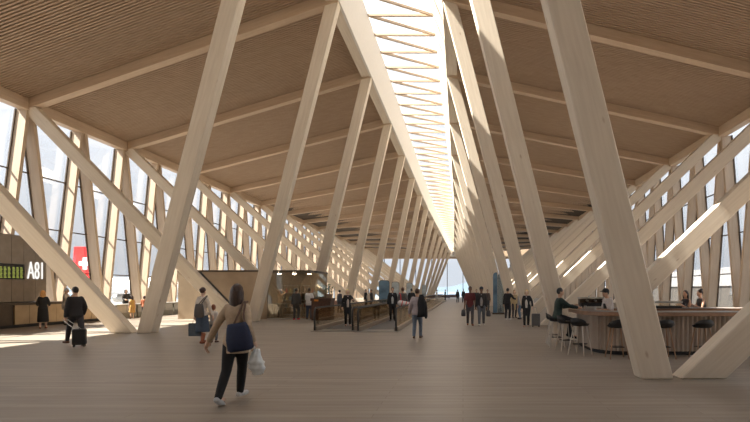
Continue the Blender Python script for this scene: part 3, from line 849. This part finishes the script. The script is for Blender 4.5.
def person(label, px=None, py=None, heading=0, h=1.72, loc=None, female=False, lean=4, group=None,
           skin=(.52, .33, .23), hair=(.04, .025, .018), hairstyle='short',
           top=(.1, .1, .1), top_hem=.86, sleeves='long', shirt=None, legs='trousers', leg_col=(.03, .03, .035), skirt_hem=.5,
           shoes=(.03, .03, .03), hands=None, feet=None, pelvis=.93, head_turn=0, head_tilt=0, v=.026, cap=None, apron=None, boots=False, extras=None):
    if loc is None: X, Y, _ = at(px, py); loc = (X, Y, 0)
    S = h / 1.75
    key = '%.3f_%.3f_%.3f'
    def cm(kind, col): return cloth(kind + '_' + key % col, col)
    t = thing('person', label, 'person', loc, -math.radians(heading), group)
    fw = .88 if female else 1.0
    a = math.radians(lean); u = Vector((0, math.sin(a), math.cos(a)))
    pel = Vector((0, 0, pelvis))
    shc = pel + u * .475; nb = pel + u * .545
    hd = Vector((0, math.sin(a * .4 + math.radians(head_tilt)), math.cos(a * .4 + math.radians(head_tilt))))
    hc = nb + hd * .155 + Vector((0, .012, 0))
    sw = .172 * fw
    SH = {-1: shc + Vector((-sw, 0, 0)), 1: shc + Vector((sw, 0, 0))}
    HP = {-1: pel + Vector((-.088, 0, -.02)), 1: pel + Vector((.088, 0, -.02))}
    hands = hands or {}; feet = feet or {}
    HT = {-1: Vector(hands.get('l', (-.245 * fw, .05, .86 + pelvis - .93))), 1: Vector(hands.get('r', (.245 * fw, .05, .86 + pelvis - .93)))}
    FT = {-1: Vector(feet.get('l', (-.095, -.04, .085))), 1: Vector(feet.get('r', (.095, .05, .085)))}
    A, L = {}, {}
    for s in (-1, 1):
        el, wr = ik(SH[s], HT[s], .29, .255, Vector((s * .22, -1, -.25)))
        A[s] = (SH[s], el, wr)
        kn, an = ik(HP[s], FT[s], .43, .415, Vector((s * .08, 1, .1)))
        L[s] = (HP[s], kn, an)
    def torso(m, c, lo=-.1):
        def sec(k, rx, ry, dy=0):
            p = pel + u * k
            m_sec.append((p.x, p.y + dy, p.z, rx + c, ry + c))
        m_sec = []
        if lo < -.1:
            p = pel + Vector((0, 0, lo)); m_sec.append((0, 0, p.z, .158 + c, .115 + c))
        sec(-.1, .15, .10); sec(-.04, .168, .118, -.01); sec(.04, .158, .112)
        sec(.17, .13 * (1 if not female else .88), .095); sec(.30, .152 * fw, .112, .008); sec(.40, .168 * fw, .112, .006)
        sec(.475, .165 * fw, .085); sec(.53, .085, .062)
        m.stack(m_sec, 20)
    def arm(m, s, c, upto=1.0):
        S0, E, W = A[s]
        if upto < .6: m.tube([S0 - Vector((s * .03, 0, .0)), S0 + (E - S0) * upto * 1.8], [.062 * fw + c, .052 * fw + c], 12)
        else: m.tube([S0 - Vector((s * .03, 0, .0)), S0 + (E - S0) * .5, E, E + (W - E) * .5, E + (W - E) * upto], [.06 * fw + c, .052 * fw + c, .044 * fw + c, .04 * fw + c, .032 * fw + c], 12)
    def leg(m, s, c, upto=1.0):
        Hh, K, N = L[s]
        m.tube([Hh, Hh + (K - Hh) * .5, K, K + (N - K) * .4, K + (N - K) * upto], [.088 + c, .074 + c, .055 + c, .052 + c, .038 + c], 12)
    def scale(m): m.v = [(x * S, y * S, z * S) for x, y, z in m.v]; return m
    Rz = Matrix.Rotation(-math.radians(head_turn), 3, 'Z')
    def hp(x, y, z): return hc + Rz @ Vector((x, y, z))
    # body
    b = MB()
    torso(b, 0)
    b.tube([nb - u * .05, hc + Vector((0, -.012, -.06))], [.058 * fw, .052 * fw], 12)
    b.ell(hc, (.074, .094, .118), 14, 10)
    b.ell(hp(0, .03, -.055), (.052, .058, .06), 12, 8)
    b.tube([hp(0, .088, .0), hp(0, .104, -.028)], [.011, .016], 8)
    for s in (-1, 1):
        b.ell(hp(s * .077, -.006, -.01), (.012, .022, .032), 8, 6)
        arm(b, s, 0); leg(b, s, 0)
        N = L[s][2]; b.tube([N + Vector((0, -.03, -.03)), N + Vector((0, .15, -.05))], [.035, .03], 10)
    scale(b)
    # hands with five fingers, eyes, mouth
    x = MB()
    for s in (-1, 1):
        E, W = A[s][1], A[s][2]
        d = (W - E).normalized()
        side = Vector((s, 0, 0)); pn = (side - d * side.dot(d)).normalized()   # outward = back of hand
        fwd = d.cross(pn) * (1 if s > 0 else -1)
        if fwd.y < 0 and abs(fwd.y) > .3: fwd = -fwd
        x.tube([W - d * .015, W + d * .04, W + d * .085], [.026, .036, .034], 10, 0, True)
        for k, (off, ln) in enumerate(((.030, .068), (.011, .078), (-.009, .072), (-.027, .056))):
            p0 = W + d * .085 + fwd * off
            p1 = p0 + d * ln * .55 - pn * .008; p2 = p1 + d * ln * .4 - pn * .03; p3 = p2 + d * ln * .12 - pn * .028
            x.tube([p0 - d * .02, p1, p2, p3], [.0095, .009, .008, .007], 7)
        q0 = W + d * .025 + fwd * .025; q1 = q0 + fwd * .03 + d * .025 - pn * .01; q2 = q1 + d * .03 - pn * .012 + fwd * .006
        x.tube([q0, q1, q2], [.012, .010, .008], 7)
    for s in (-1, 1): x.ell(hp(s * .031, .083, .012), (.011, .008, .007), 8, 6, 1)
    x.ell(hp(0, .088, -.062), (.022, .008, .006), 8, 6, 2)
    scale(x)
    vox(b, 'body', cm('skin', skin), t, v * .8, 2, x, (cm('eye', (.02, .015, .012)), cm('lip', (.35, .12, .1))))
    # legs
    if legs in ('trousers', 'shorts'):
        m = MB(); up = .97 if legs == 'trousers' else .0
        for s in (-1, 1): leg(m, s, .016, up) if legs == 'trousers' else m.tube([L[s][0], L[s][1]], [.11, .085], 12)
        m.stack([(0, 0, pel.z - .12, .15, .11), (0, -.008, pel.z - .04, .182, .132), (0, 0, pel.z + .08, .165, .122)], 18)
        vox(scale(m), 'trousers', cm('trousers', leg_col), t, v, 2)
    else:
        m = MB(); kx_ = (L[-1][1] + L[1][1]) / 2
        m.stack([(0, kx_.y * .5, skirt_hem, .22, .19), (0, kx_.y * .2, (skirt_hem + pel.z) / 2, .205, .165), (0, -.005, pel.z - .02, .185, .135), (0, 0, pel.z + .12, .145, .11)], 22)
        vox(scale(m), 'skirt', cm('skirt', leg_col), t, v, 2)
    # top
    m = MB()
    torso(m, .022, top_hem - .93 if top_hem < .84 else -.1)
    for s in (-1, 1):
        if sleeves == 'long': arm(m, s, .016, .97)
        elif sleeves == 'short': arm(m, s, .018, .45)
    vox(scale(m), 'jacket' if shirt else 'top', cm('top', top), t, v, 2)
    if shirt:
        m = MB(); p = pel + u * .26
        m.stack([(0, .078, pel.z - .04, .062, .085), (0, p.y + .085, p.z, .066, .078), (0, (pel + u * .5).y + .045, (pel + u * .5).z, .05, .065)], 12)
        vox(scale(m), 'shirt', cm('shirt', shirt), t, v, 1)
    if apron:
        m = MB(); p = pel + u * .2
        m.stack([(0, .03, pel.z - .3, .17, .14), (0, .035, pel.z, .17, .125), (0, p.y + .035, p.z, .145, .118), (0, (pel + u * .38).y + .04, (pel + u * .38).z, .1, .12)], 16)
        vox(scale(m), 'apron', cm('apron', apron), t, v, 1)
    # shoes
    for s in (-1, 1):
        N = L[s][2]; m = MB()
        K = L[s][1]; sd = (K - N).normalized()
        pitch = 0.0
        foot_dir = Vector((s * .12, 1, 0)).normalized()
        if FT[s].z > .11: foot_dir = Vector((0, .85, -.5)).normalized()
        if pelvis < .9: foot_dir = Vector((0, .9, -.3)).normalized()
        dz = Vector((0, 0, -.04))
        m.tube([N + foot_dir * -.05 + dz, N + foot_dir * .06 + dz, N + foot_dir * .165 + dz + Vector((0, 0, -.005))], [.04, .045, .035], 12, sx=1, sy=1)
        if boots: m.tube([N + dz, N + sd * .22], [.05, .06], 12)
        scale(m)
        zmin = min(q[2] for q in m.v)
        if zmin < .004 and pelvis >= .9: m.v = [(q[0], q[1], max(q[2], .002)) for q in m.v]
        vox(m, 'boot' if boots else 'shoe', cm('shoe', shoes), t, v * .7, 1)
    # hair
    m = MB()
    if hairstyle != 'bald':
        m.ell(hp(0, -.018, .026), (.085, .098, .108), 14, 10)
        if hairstyle == 'long':
            m.tube([hp(0, -.045, .03), hp(0, -.07, -.09), hp(0, -.08, -.17)], [.082, .072, .05], 12, sx=1.1, sy=.7)
            rh = random.Random(len(label))
            for q in range(13):
                aa = PI + PI * q / 12
                ca, sa = math.cos(aa), math.sin(aa)
                ln = -.17 - .06 * rh.random() - (.03 if 3 < q < 9 else 0)
                m.tube([hp(ca * .074, sa * .088 - .012, .01), hp(ca * .083, sa * .078 - .028, -.10), hp(ca * (.074 + .016 * rh.random()), sa * .066 - .04, ln)], [.026, .024, .011], 7)
        if hairstyle == 'bob':
            m.tube([hp(0, -.03, .04), hp(0, -.055, -.07)], [.088, .08], 12)
            for s in (-1, 1): m.tube([hp(s * .066, .0, .02), hp(s * .072, -.01, -.09)], [.032, .026], 8)
        if hairstyle == 'bun': m.ell(hp(0, -.11, .05), (.045, .045, .045), 10, 8)
        if hairstyle == 'bun_top': m.ell(hp(0, -.06, .125), (.05, .05, .045), 10, 8)
        vox(scale(m), 'hair', cm('hair', hair), t, v * .7, 2)
    if cap:
        m = MB(); m.ell(hp(0, -.008, .05), (.092, .108, .09), 14, 10)
        m.tube([hp(0, .06, .055), hp(0, .15, .045)], [.06, .05], 12, sx=1, sy=.25)
        vox(scale(m), 'cap', cm('cap', cap), t, v * .7, 1)
    t['_s'] = S
    def W(p):   # world position of a local, unscaled point
        return Matrix.Translation(loc) @ Matrix.Rotation(-math.radians(heading), 4, 'Z') @ (Vector(p) * S)
    del t['_s']
    return t, A, L, W, S

def handbag(label, pos, w, d, h, col, strap_to=None, rz=0, name='handbag', cat='bag', v=.02, rough=.7, single=False, tilt=0):
    t = thing(name, label, cat, tuple(pos), rz)
    m = MB(); m.stack([(0, 0, 0, w * .40, d * .42), (0, 0, h * .08, w * .5, d * .5), (0, 0, h * .45, w * .5, d * .48), (0, 0, h * .85, w * .42, d * .28), (0, 0, h, w * .36, d * .12)], 20, power=2.8)
    if tilt: m.tf(Matrix.Translation((0, 0, h * .5)) @ Matrix.Rotation(tilt, 4, 'Y') @ Matrix.Translation((0, 0, -h * .5)))
    m.build('bag_body', cloth('bag_%.2f_%.2f_%.2f' % col, col, rough), t, True)
    if single:
        q = (Matrix.Translation(pos) @ Matrix.Rotation(rz, 4, 'Z')).inverted() @ Vector(strap_to)
        for x0, x1 in ((-.07, -.015), (.08, .02)):
            m = MB(); m.tube([(w * x0 * 3, 0, h * .93), (q.x * .5 + x1 * 2, q.y * .45 - .02, h * .95 + (q.z - h) * .5), q + Vector((x1, -.01, 0)), q + Vector((x1, .06, .0))], .014, 8)
            m.build('strap', cloth('strap_brown', (.14, .085, .06)), t, True)
    elif strap_to is not None:
        Mi = (Matrix.Translation(pos) @ Matrix.Rotation(rz, 4, 'Z')).inverted()
        q = Mi @ Vector(strap_to)
        for s in (-1, 1):
            m = MB(); m.tube([(s * w * .16, 0, h * .9), (s * w * .10 + q.x * .55, q.y * .5, h * .9 + (q.z - h * .9) * .55), q + Vector((s * .015, 0, 0))], .012, 7)
            m.build('strap', cloth('strap_%.2f_%.2f_%.2f' % col, tuple(c * .8 for c in col)), t, True)
    return t
def suitcase(label, loc, w, d, h, rz, grip, mat=None):
    t = thing('suitcase', label, 'suitcase', loc, rz)
    m = MB(); m.box(-w / 2, w / 2, -d / 2, d / 2, .06, h)
    o = m.build('shell', mat or MT['black'], t); bv = o.modifiers.new('b', 'BEVEL'); bv.width = .04; bv.segments = 3
    for x in (-w * .38, w * .38):
        for y in (-d * .32, d * .32):
            m = MB(); m.tube([(x - .012, y, .031), (x + .012, y, .031)], .03, 10, cap=False); m.build('wheel', MT['rubber'], t)
    Mi = (Matrix.Translation(loc) @ Matrix.Rotation(rz, 4, 'Z')).inverted(); q = Mi @ Vector(grip)
    m = MB()
    for s in (-1, 1): m.tube([(s * .08, 0, h - .03), (q.x + s * .06, q.y, q.z)], .008, 6)
    m.tube([(q.x - .07, q.y, q.z), (q.x + .07, q.y, q.z)], .013, 8)
    m.build('handle', MT['steel'], t)

WALK = {'l': (-.08, -.26, .12), 'r': (.08, .30, .085)}
WALK2 = {'l': (-.08, .28, .085), 'r': (.08, -.24, .12)}
pale = (.74, .52, .40); tan = (.58, .37, .26); dark = (.25, .14, .09)
BLK = (.02, .02, .022)

# the woman in the foreground
t, A, L, W, S = person('woman in beige blazer and black trousers walking away in the foreground', loc=(-3.31, 7.30, 0), heading=3, h=1.735, female=True, lean=3,
    hair=(.055, .03, .02), hairstyle='long', top=(.50, .385, .27), top_hem=.74, leg_col=(.010, .010, .011), shoes=(.55, .56, .57), v=.013,
    hands={'l': (-.40, -.04, .90), 'r': (.255, .0, .92)}, feet={'l': (-.12, -.28, .13), 'r': (-.08, .27, .085)}, skin=pale)
sp = W(A[1][0] + Vector((-.03, -.02, .085)))
handbag('big navy blue shoulder bag on the back of the foreground woman', W((.15, -.215, .79)), .36, .18, .40, (.013, .022, .062), sp, 0, single=True, tilt=-.16)
wr = W(A[1][2] + Vector((.02, .0, -.10)))
t = thing('plastic_bag', 'white plastic bag in the right hand of the foreground woman', 'bag', (wr.x + .03, wr.y, wr.z - .40))
m = MB()
secs = []
rnd = random.Random(5)
for i in range(15):
    q = i / 14.0; z = .38 * q
    rr = .105 * (math.sin(PI * min(1, q * 1.15 + .06)) ** .55 if q < .75 else .62 - (q - .75) * 1.5) + .012
    secs.append((.012 * math.sin(q * 7), .01 * math.cos(q * 5), z, rr * (1 + .1 * math.sin(i * 2.1)), rr * .72 * (1 + .12 * math.cos(i * 1.7))))
m.stack(secs, 26)
m.v = [(x * (1 + .10 * math.sin(math.atan2(y, x) * 5 + z * 30)) + rnd.uniform(-.004, .004), y * (1 + .12 * math.sin(math.atan2(y, x) * 6 - z * 22)) + rnd.uniform(-.004, .004), z) for x, y, z in m.v]
o = m.build('bag_body', plain('plastic_white', (.74, .79, .81), .35, var=.06), t, True)
m = MB(); m.tube([(-.04, 0, .34), (-.035, 0, .42), (-.02, 0, .40)], .008, 6); m.build('bag_handle', MT['whitepaint'], t)

# woman with child
t, A, L, W, S = person('woman in long cream coat and brown boots holding a child by the hand', 202, 343.3, 12, 1.73, female=True,
    hair=(.05, .02, .015), hairstyle='bun', top=(.66, .58, .50), top_hem=.62, legs='skirt', leg_col=(.06, .085, .13), skirt_hem=.36, shoes=(.30, .10, .05), boots=True,
    hands={'r': (.33, .08, .80), 'l': (-.27, .0, .78)}, feet={'l': (-.1, .14, .085), 'r': (.1, -.12, .09)}, v=.02, skin=pale)
handbag('grey-brown shoulder bag on the back of the woman in the cream coat', W((.10, -.24, .82)), .32, .14, .42, (.10, .085, .075), W(A[1][0] + Vector((0, 0, .08))), -.2)
p = W(A[-1][2] + Vector((0, 0, -.13)))
t = thing('shopping_bag', 'blue-grey paper shopping bag in the left hand of the woman with child', 'bag', (p.x, p.y, .22))
m = MB(); m.box(-.17, .17, -.07, .07, 0, .40); m.build('bag_body', cloth('paper_bluegrey', (.10, .125, .15)), t)
m = MB(); m.tube([(-.08, 0, .39), (-.05, 0, p.z - .20), (.05, 0, p.z - .20), (.08, 0, .39)], .006, 6); m.build('bag_handle', MT['black'], t)
person('small child in white top holding the hand of the woman in the cream coat', 213.5, 342.6, 5, 1.20, lean=2, hair=(.20, .06, .025), hairstyle='bob', top=(.66, .60, .54), leg_col=(.13, .14, .16),
       shoes=(.1, .05, .04), hands={'l': (-.30, .05, 1.12)}, v=.024, skin=pale, female=True)

# suited man with suitcase
t, A, L, W, S = person('man in dark suit walking and pulling a black suitcase on the left', 76, 345.6, -62, 1.745, hair=(.02, .015, .012), top=(.022, .018, .018), top_hem=.85, leg_col=(.035, .032, .035),
    shoes=(.14, .06, .03), feet={'l': (-.08, .36, .085), 'r': (.08, -.34, .115)}, hands={'l': (-.25, .05, .86), 'r': (.25, .12, .92)}, v=.02, skin=tan)
X, Y, _ = at(79.3, 346.8)
suitcase('black wheeled suitcase pulled by the suited man', (X, Y, 0), .33, .22, .52, .45, W(A[-1][2] + Vector((0, 0, -.09))))
person('woman with long blonde hair in black dress standing at the gate counter', 43, 328.6, -35, 1.64, female=True, hair=(.60, .30, .10), hairstyle='long', top=(.015, .014, .014), legs='skirt', leg_col=(.014, .013, .013),
       skirt_hem=.30, shoes=(.25, .09, .05), hands={'l': (-.2, .3, 1.05), 'r': (.2, .3, 1.05)}, skin=pale)
person('man in pale beige jacket behind the suited man, facing right', 65.5, 325, 75, 1.74, hair=(.35, .34, .34), top=(.55, .45, .36), top_hem=.72, leg_col=(.30, .24, .19), hands={'r': (.15, .3, 1.35)}, skin=tan)
person('person in black standing behind the low cabinets at the left facade', loc=(-20.85, 30.9, 0), heading=120, h=1.70, female=True, hair=BLK, hairstyle='bob', top=(.03, .025, .025), hands={'l': (-.2, .35, 1.1), 'r': (.2, .35, 1.1)}, skin=tan)
person('small girl in yellow patterned dress at the low cabinets', 132.3, 318.6, -50, 1.33, female=True, hair=(.04, .02, .015), hairstyle='long', top=(.62, .36, .10), sleeves='none', legs='skirt', leg_col=(.58, .32, .10), skirt_hem=.45, shoes=(.3, .15, .1), skin=tan)
person('child in black and orange clothes beside the girl in yellow', 144.5, 318.3, -40, 1.33, hair=(.05, .02, .015), hairstyle='bob', top=(.40, .12, .05), leg_col=BLK, lean=14, skin=tan, hands={'l': (-.15, .35, 1.0), 'r': (.2, .3, .95)})

# men at the shop
person('dark-clad man with red shoes looking into the shop window', 296, 319.8, 4, 1.75, hair=(.03, .02, .015), top=(.055, .05, .045), top_hem=.8, leg_col=(.05, .048, .045), shoes=(.62, .03, .04), skin=dark, v=.023)
person('man in white shirt and jeans at the shop window', 309, 319.4, 0, 1.76, hair=(.03, .02, .015), top=(.72, .70, .68), top_hem=.78, leg_col=(.06, .085, .14), shoes=(.16, .08, .05), skin=dark, v=.023,
       hands={'l': (-.14, .3, 1.05), 'r': (.26, .0, .86)})
person('woman in tan top with raised arms inside the shop', loc=(-11.0, KY + 1.65, 0), heading=200, h=1.68, female=True, hair=(.10, .05, .02), hairstyle='bob', top=(.62, .40, .22), leg_col=(.10, .09, .07), hands={'l': (-.16, .02, 1.68), 'r': (.16, .02, 1.68)}, skin=pale)

# on and behind the walkways
t, A, L, W, S = person('blonde woman in black blazer and trousers standing on the left walkway', loc=(-5.22, 22.6, .021), heading=160, h=1.68, female=True, hair=(.80, .52, .24), hairstyle='bob', top=BLK, top_hem=.76, shirt=(.62, .54, .5), leg_col=BLK,
       shoes=(.55, .38, .3), hands={'l': (-.24, .18, 1.22), 'r': (.25, .05, .9)}, feet={'l': (-.1, .14, .085), 'r': (.07, -.1, .09)}, skin=pale, v=.022)
t, A, L, W, S = person('person with black hair and pale trousers left of the blonde woman', loc=(-8.95, 36.2, 0), heading=20, h=1.66, female=True, hair=BLK, hairstyle='bun', top=(.07, .08, .10), leg_col=(.06, .06, .07), skin=tan)
handbag('pink bag carried by the person left of the blonde woman', W((-.32, .05, .62)), .34, .14, .32, (.40, .22, .17), W(A[-1][2]))
person('left man of the pair in dark suits far behind the walkways', loc=(-8.30, 42.5, 0), heading=100, h=1.72, hair=BLK, top=BLK, shirt=(.5, .5, .5), skin=tan)
person('right man of the pair in dark suits far behind the walkways', loc=(-7.75, 42.5, 0), heading=-100, h=1.70, hair=(.06, .03, .02), top=(.03, .03, .035), shirt=(.5, .5, .5), skin=tan)
person('man in black jacket and white shirt riding the right walkway towards the viewer', loc=(-3.72, 26.4, .021), heading=175, h=1.78, hair=(.03, .02, .015), top=BLK, top_hem=.72, shirt=(.65, .65, .65), leg_col=BLK, skin=tan, v=.023)
t, A, L, W, S = person('man in grey top with red strap riding the right walkway away from viewer', loc=(-3.02, 25.0, .021), heading=10, h=1.76, hair=(.13, .06, .035), top=(.13, .125, .12), leg_col=(.14, .16, .19), skin=tan, hands={'r': (.28, .02, .95)}, v=.023)
p = W((.20, -.26, .86))
t = thing('duffel_bag', 'white duffel bag with red stripes carried by the man in the grey top', 'bag', tuple(p))
m = MB(); m.tube([(-.24, 0, .12), (.24, 0, .02)], .14, 16); m.build('bag_body', cloth('duffel_white', (.72, .68, .66)), t, True)
for k in (-.13, .06, .2):
    m = MB(); m.tube([(k - .02, 0, .07 - k * .208), (k + .02, 0, .07 - (k + .04) * .208)], .147, 16, cap=False); m.build('stripe', MT['red'], t, True)
m = MB(); m.tube([(-.2, 0, .24), (-.22, .1, .5), (-.3, .2, .62)], .02, 6); m.build('strap', MT['red'], t)
person('person in black with backpack riding the right walkway beyond the grey-topped man', loc=(-3.45, 33.5, .021), heading=0, h=1.74, hair=BLK, top=(.025, .025, .03), leg_col=(.05, .05, .06), skin=tan)
t, A, L, W, S = person('man in lilac shirt and jeans walking away with a black jacket over his shoulder', 417, 338.3, 8, 1.70, hair=(.06, .03, .02), top=(.40, .35, .37), top_hem=.82, leg_col=(.15, .19, .25), shoes=(.10, .05, .035),
    feet={'l': (-.1, -.06, .085), 'r': (.1, .12, .085)}, hands={'r': (.20, .14, 1.28), 'l': (-.28, .02, .88)}, skin=tan, v=.019)
p = W((.21, -.17, .76))
t = thing('black_jacket', 'black jacket hanging over the shoulder of the man in the lilac shirt', 'jacket', tuple(p), -.14)
m = MB(); m.stack([(0.02, 0, 0, .17, .05), (.03, 0, .2, .165, .05), (.0, 0, .45, .14, .05), (-.02, .02, .66, .10, .05), (-.02, .06, .76, .06, .06)], 20)
rnd = random.Random(2); m.v = [(x + rnd.uniform(-.008, .008), y + rnd.uniform(-.012, .012), z) for x, y, z in m.v]
m.build('jacket_body', cloth('jacket_black', (.016, .016, .018)), t, True)
m = MB(); m.tube([(.12, -.03, .5), (.16, -.04, .25), (.15, -.03, -.02)], [.05, .048, .04], 10); m.build('sleeve', cloth('jacket_black', (.016, .016, .018)), t, True)

# far away
far = [('woman in white shirt far off at the end of the walkways', 436.5, 303.5, 60, 1.72, (.62, .60, .57), (.45, .42, .4), True),
       ('dark figure at far end of hall just left of the tall glass', 445, 301.2, 100, 1.72, (.05, .05, .05), (.05, .05, .06), False),
       ('dark figure at the far end of hall in the middle of the glass', 457.5, 302.5, 20, 1.72, (.04, .04, .045), (.05, .05, .06), False),
       ('dark figure at the far end of hall, close to the couple', 463.5, 302.8, 200, 1.75, (.03, .03, .035), (.04, .04, .05), False),
       ('person in dark clothes walking behind the couple', 476.5, 309.5, 180, 1.72, (.04, .045, .05), (.04, .04, .045), False),
       ('person in brown jacket at right behind the couple', 487.5, 311.0, 170, 1.70, (.10, .07, .06), (.05, .05, .055), True)]
for lab, px, py, hd, hh, tc, lc, fem in far:
    person(lab, px, py, hd, hh, female=fem, top=tc, leg_col=lc, hair=(.05, .03, .02), v=.035, skin=tan)

# the couple
t, A, L, W, S = person('man in maroon shirt and grey trousers walking towards viewer', 470, 325.4, 175, 1.82, hair=BLK, top=(.17, .04, .045), top_hem=.82, sleeves='short', leg_col=(.085, .085, .095), shoes=(.30, .10, .05),
    feet={'l': (-.09, .16, .085), 'r': (.09, -.14, .09)}, skin=dark, v=.021)
handbag('grey weekend bag in the right hand of the man in maroon', W((.30, .03, .42)), .20, .36, .30, (.06, .06, .065), W(A[1][2] + Vector((0, 0, -.08))), .1)
t, A, L, W, S = person('man in black jacket, beanie and jeans beside the man in maroon', 481.5, 325.6, 185, 1.80, hair=BLK, top=(.035, .033, .035), top_hem=.78, shirt=(.33, .32, .33), leg_col=(.13, .145, .17), shoes=(.62, .6, .58), cap=(.035, .04, .05),
    feet={'l': (-.09, -.12, .09), 'r': (.09, .14, .085)}, skin=dark, v=.021)
handbag('grey bag in the left hand of the man in the beanie', W((-.31, .03, .42)), .20, .34, .28, (.06, .06, .065), W(A[-1][2] + Vector((0, 0, -.08))), .1)

# group on the right
person('person in black jacket with white shoes in the group on the right', 507.5, 319.9, 25, 1.76, hair=BLK, top=(.02, .02, .023), leg_col=(.03, .03, .035), shoes=(.65, .63, .6), skin=tan, hands={'r': (.38, .25, 1.15)})
person('person in pale yellow coat in the group on the right', 514.2, 318.1, 170, 1.66, female=True, hair=(.35, .22, .1), hairstyle='bob', top=(.52, .40, .22), top_hem=.5, leg_col=(.06, .05, .05), skin=pale)
person('person in light grey top and blue jeans in the group on the right', 520.4, 319.3, -60, 1.62, hair=(.08, .04, .02), top=(.38, .38, .40), leg_col=(.13, .19, .28), skin=tan)
t, A, L, W, S = person('blonde woman in black jacket and white top beside a grey suitcase', loc=(2.85, 22.35, 0), heading=-165, h=1.68, female=True, hair=(.78, .46, .20), hairstyle='bob', top=BLK, top_hem=.8, shirt=(.66, .62, .58), leg_col=BLK, shoes=(.60, .42, .34), skin=pale, v=.022,
    hands={'l': (-.27, .03, .95)}, feet={'l': (-.06, -.05, .085), 'r': (.09, .1, .085)})
suitcase('grey upright suitcase beside the blonde woman on the right', (3.25, 22.3, 0), .36, .26, .60, 0, (3.2, 22.3, .88), cloth('suitcase_grey', (.14, .135, .13), .5))

# bar guests
SEAT = {'l': (-.1, .36, .36), 'r': (.1, .40, .36)}
person('man in dark green shirt sitting on a stool at the bar', loc=(2.74, 14.55, 0), heading=88, h=1.76, hair=BLK, top=(.028, .048, .042), top_hem=.86, leg_col=(.022, .022, .026), shoes=(.02, .02, .02), pelvis=.885, lean=8,
       hands={'l': (-.18, .50, 1.18), 'r': (.14, .55, 1.14)}, feet=SEAT, skin=tan, v=.018)
person('barista in black apron and cap behind the bar', loc=(4.20, 14.3, 0), heading=-105, h=1.70, hair=BLK, cap=(.02, .02, .022), top=(.60, .55, .52), sleeves='short', apron=(.02, .02, .022), leg_col=BLK, lean=8, head_tilt=18,
       hands={'l': (-.1, .38, 1.12), 'r': (.14, .36, 1.1)}, skin=tan, v=.018)
person('dark-haired woman in black top at the far side of the bar, left one of two', loc=(7.40, 16.45, 0), heading=-125, h=1.70, female=True, hair=(.02, .012, .01), hairstyle='long', top=(.03, .025, .03), sleeves='none', leg_col=BLK, pelvis=.885, lean=14,
       hands={'l': (-.1, .42, 1.16), 'r': (.12, .40, 1.16)}, feet=SEAT, skin=(.70, .42, .29), v=.02)
person('woman with hair bun in grey top at the far side of the bar', loc=(7.95, 16.5, 0), heading=-100, h=1.72, female=True, hair=(.03, .015, .01), hairstyle='bun_top', top=(.12, .10, .09), sleeves='none', leg_col=(.08, .07, .06), pelvis=.885, lean=14,
       hands={'l': (-.1, .42, 1.16), 'r': (.12, .40, 1.16)}, feet=SEAT, skin=(.74, .46, .33), v=.02)

# apply the remeshing and add hands and faces
bpy.context.view_layer.update()
dg = bpy.context.evaluated_depsgraph_get()
done = []
for o, ex, xm in PENDING:
    me = bpy.data.meshes.new_from_object(o.evaluated_get(dg)); done.append((o, ex, xm, me))
for o, ex, xm, me in done:
    mat = o.data.materials[0]
    o.modifiers.clear()
    if ex is not None:
        bm = bmesh.new(); bm.from_mesh(me)
        for f in bm.faces: f.material_index = 0
        vs = [bm.verts.new(p) for p in ex.v]
        for f, mi in zip(ex.f, ex.mi):
            nf = bm.faces.new([vs[i] for i in f]); nf.material_index = mi; nf.smooth = True
        bm.to_mesh(me); bm.free()
    o.data = me
    me.materials.clear(); me.materials.append(mat)
    for mm in xm: me.materials.append(mm)
    me.polygons.foreach_set('use_smooth', [True] * len(me.polygons))

# ------------------------------------------------------------------ light
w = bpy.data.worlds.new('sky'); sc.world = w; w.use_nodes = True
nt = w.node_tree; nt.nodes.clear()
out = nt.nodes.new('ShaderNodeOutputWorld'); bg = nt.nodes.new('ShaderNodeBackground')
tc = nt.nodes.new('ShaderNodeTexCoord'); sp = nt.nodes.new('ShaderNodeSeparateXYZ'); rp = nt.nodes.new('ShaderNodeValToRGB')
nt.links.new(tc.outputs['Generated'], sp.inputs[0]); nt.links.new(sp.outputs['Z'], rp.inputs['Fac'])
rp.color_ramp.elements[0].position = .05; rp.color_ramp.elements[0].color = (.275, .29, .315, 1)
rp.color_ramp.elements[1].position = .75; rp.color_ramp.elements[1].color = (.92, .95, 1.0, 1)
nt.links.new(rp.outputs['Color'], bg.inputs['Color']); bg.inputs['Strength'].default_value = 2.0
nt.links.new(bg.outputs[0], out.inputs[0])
sl = bpy.data.lights.new('sun', 'SUN'); sl.energy = 25.0; sl.angle = math.radians(.8); sl.color = (1.0, .92, .80)
so = bpy.data.objects.new('sun', sl); C.objects.link(so)
so.rotation_euler = Vector((1.0, .19, -1.2)).to_track_quat('-Z', 'Y').to_euler()

# ------------------------------------------------------------------ camera
cam = bpy.data.cameras.new('camera'); co = bpy.data.objects.new('camera', cam); C.objects.link(co)
co.location = (0, 0, EYE); co.rotation_euler = (PI / 2, 0, 0)
cam.sensor_width = 36; cam.lens = 36 * F / 750
cam.shift_x = (375 - VX) / 750; cam.shift_y = (VY - 211) / 750
cam.clip_end = 8000
sc.camera = co
sc.view_settings.view_transform = 'Standard'; sc.view_settings.look = 'None'
sc.view_settings.gamma = 1; sc.view_settings.use_curve_mapping = False
sc.view_settings.exposure = 0.54
cy = sc.cycles
cy.use_denoising = True
cy.max_bounces = 10; cy.diffuse_bounces = 5; cy.transparent_max_bounces = 24; cy.sample_clamp_indirect = 6
cy.caustics_reflective = False; cy.caustics_refractive = False
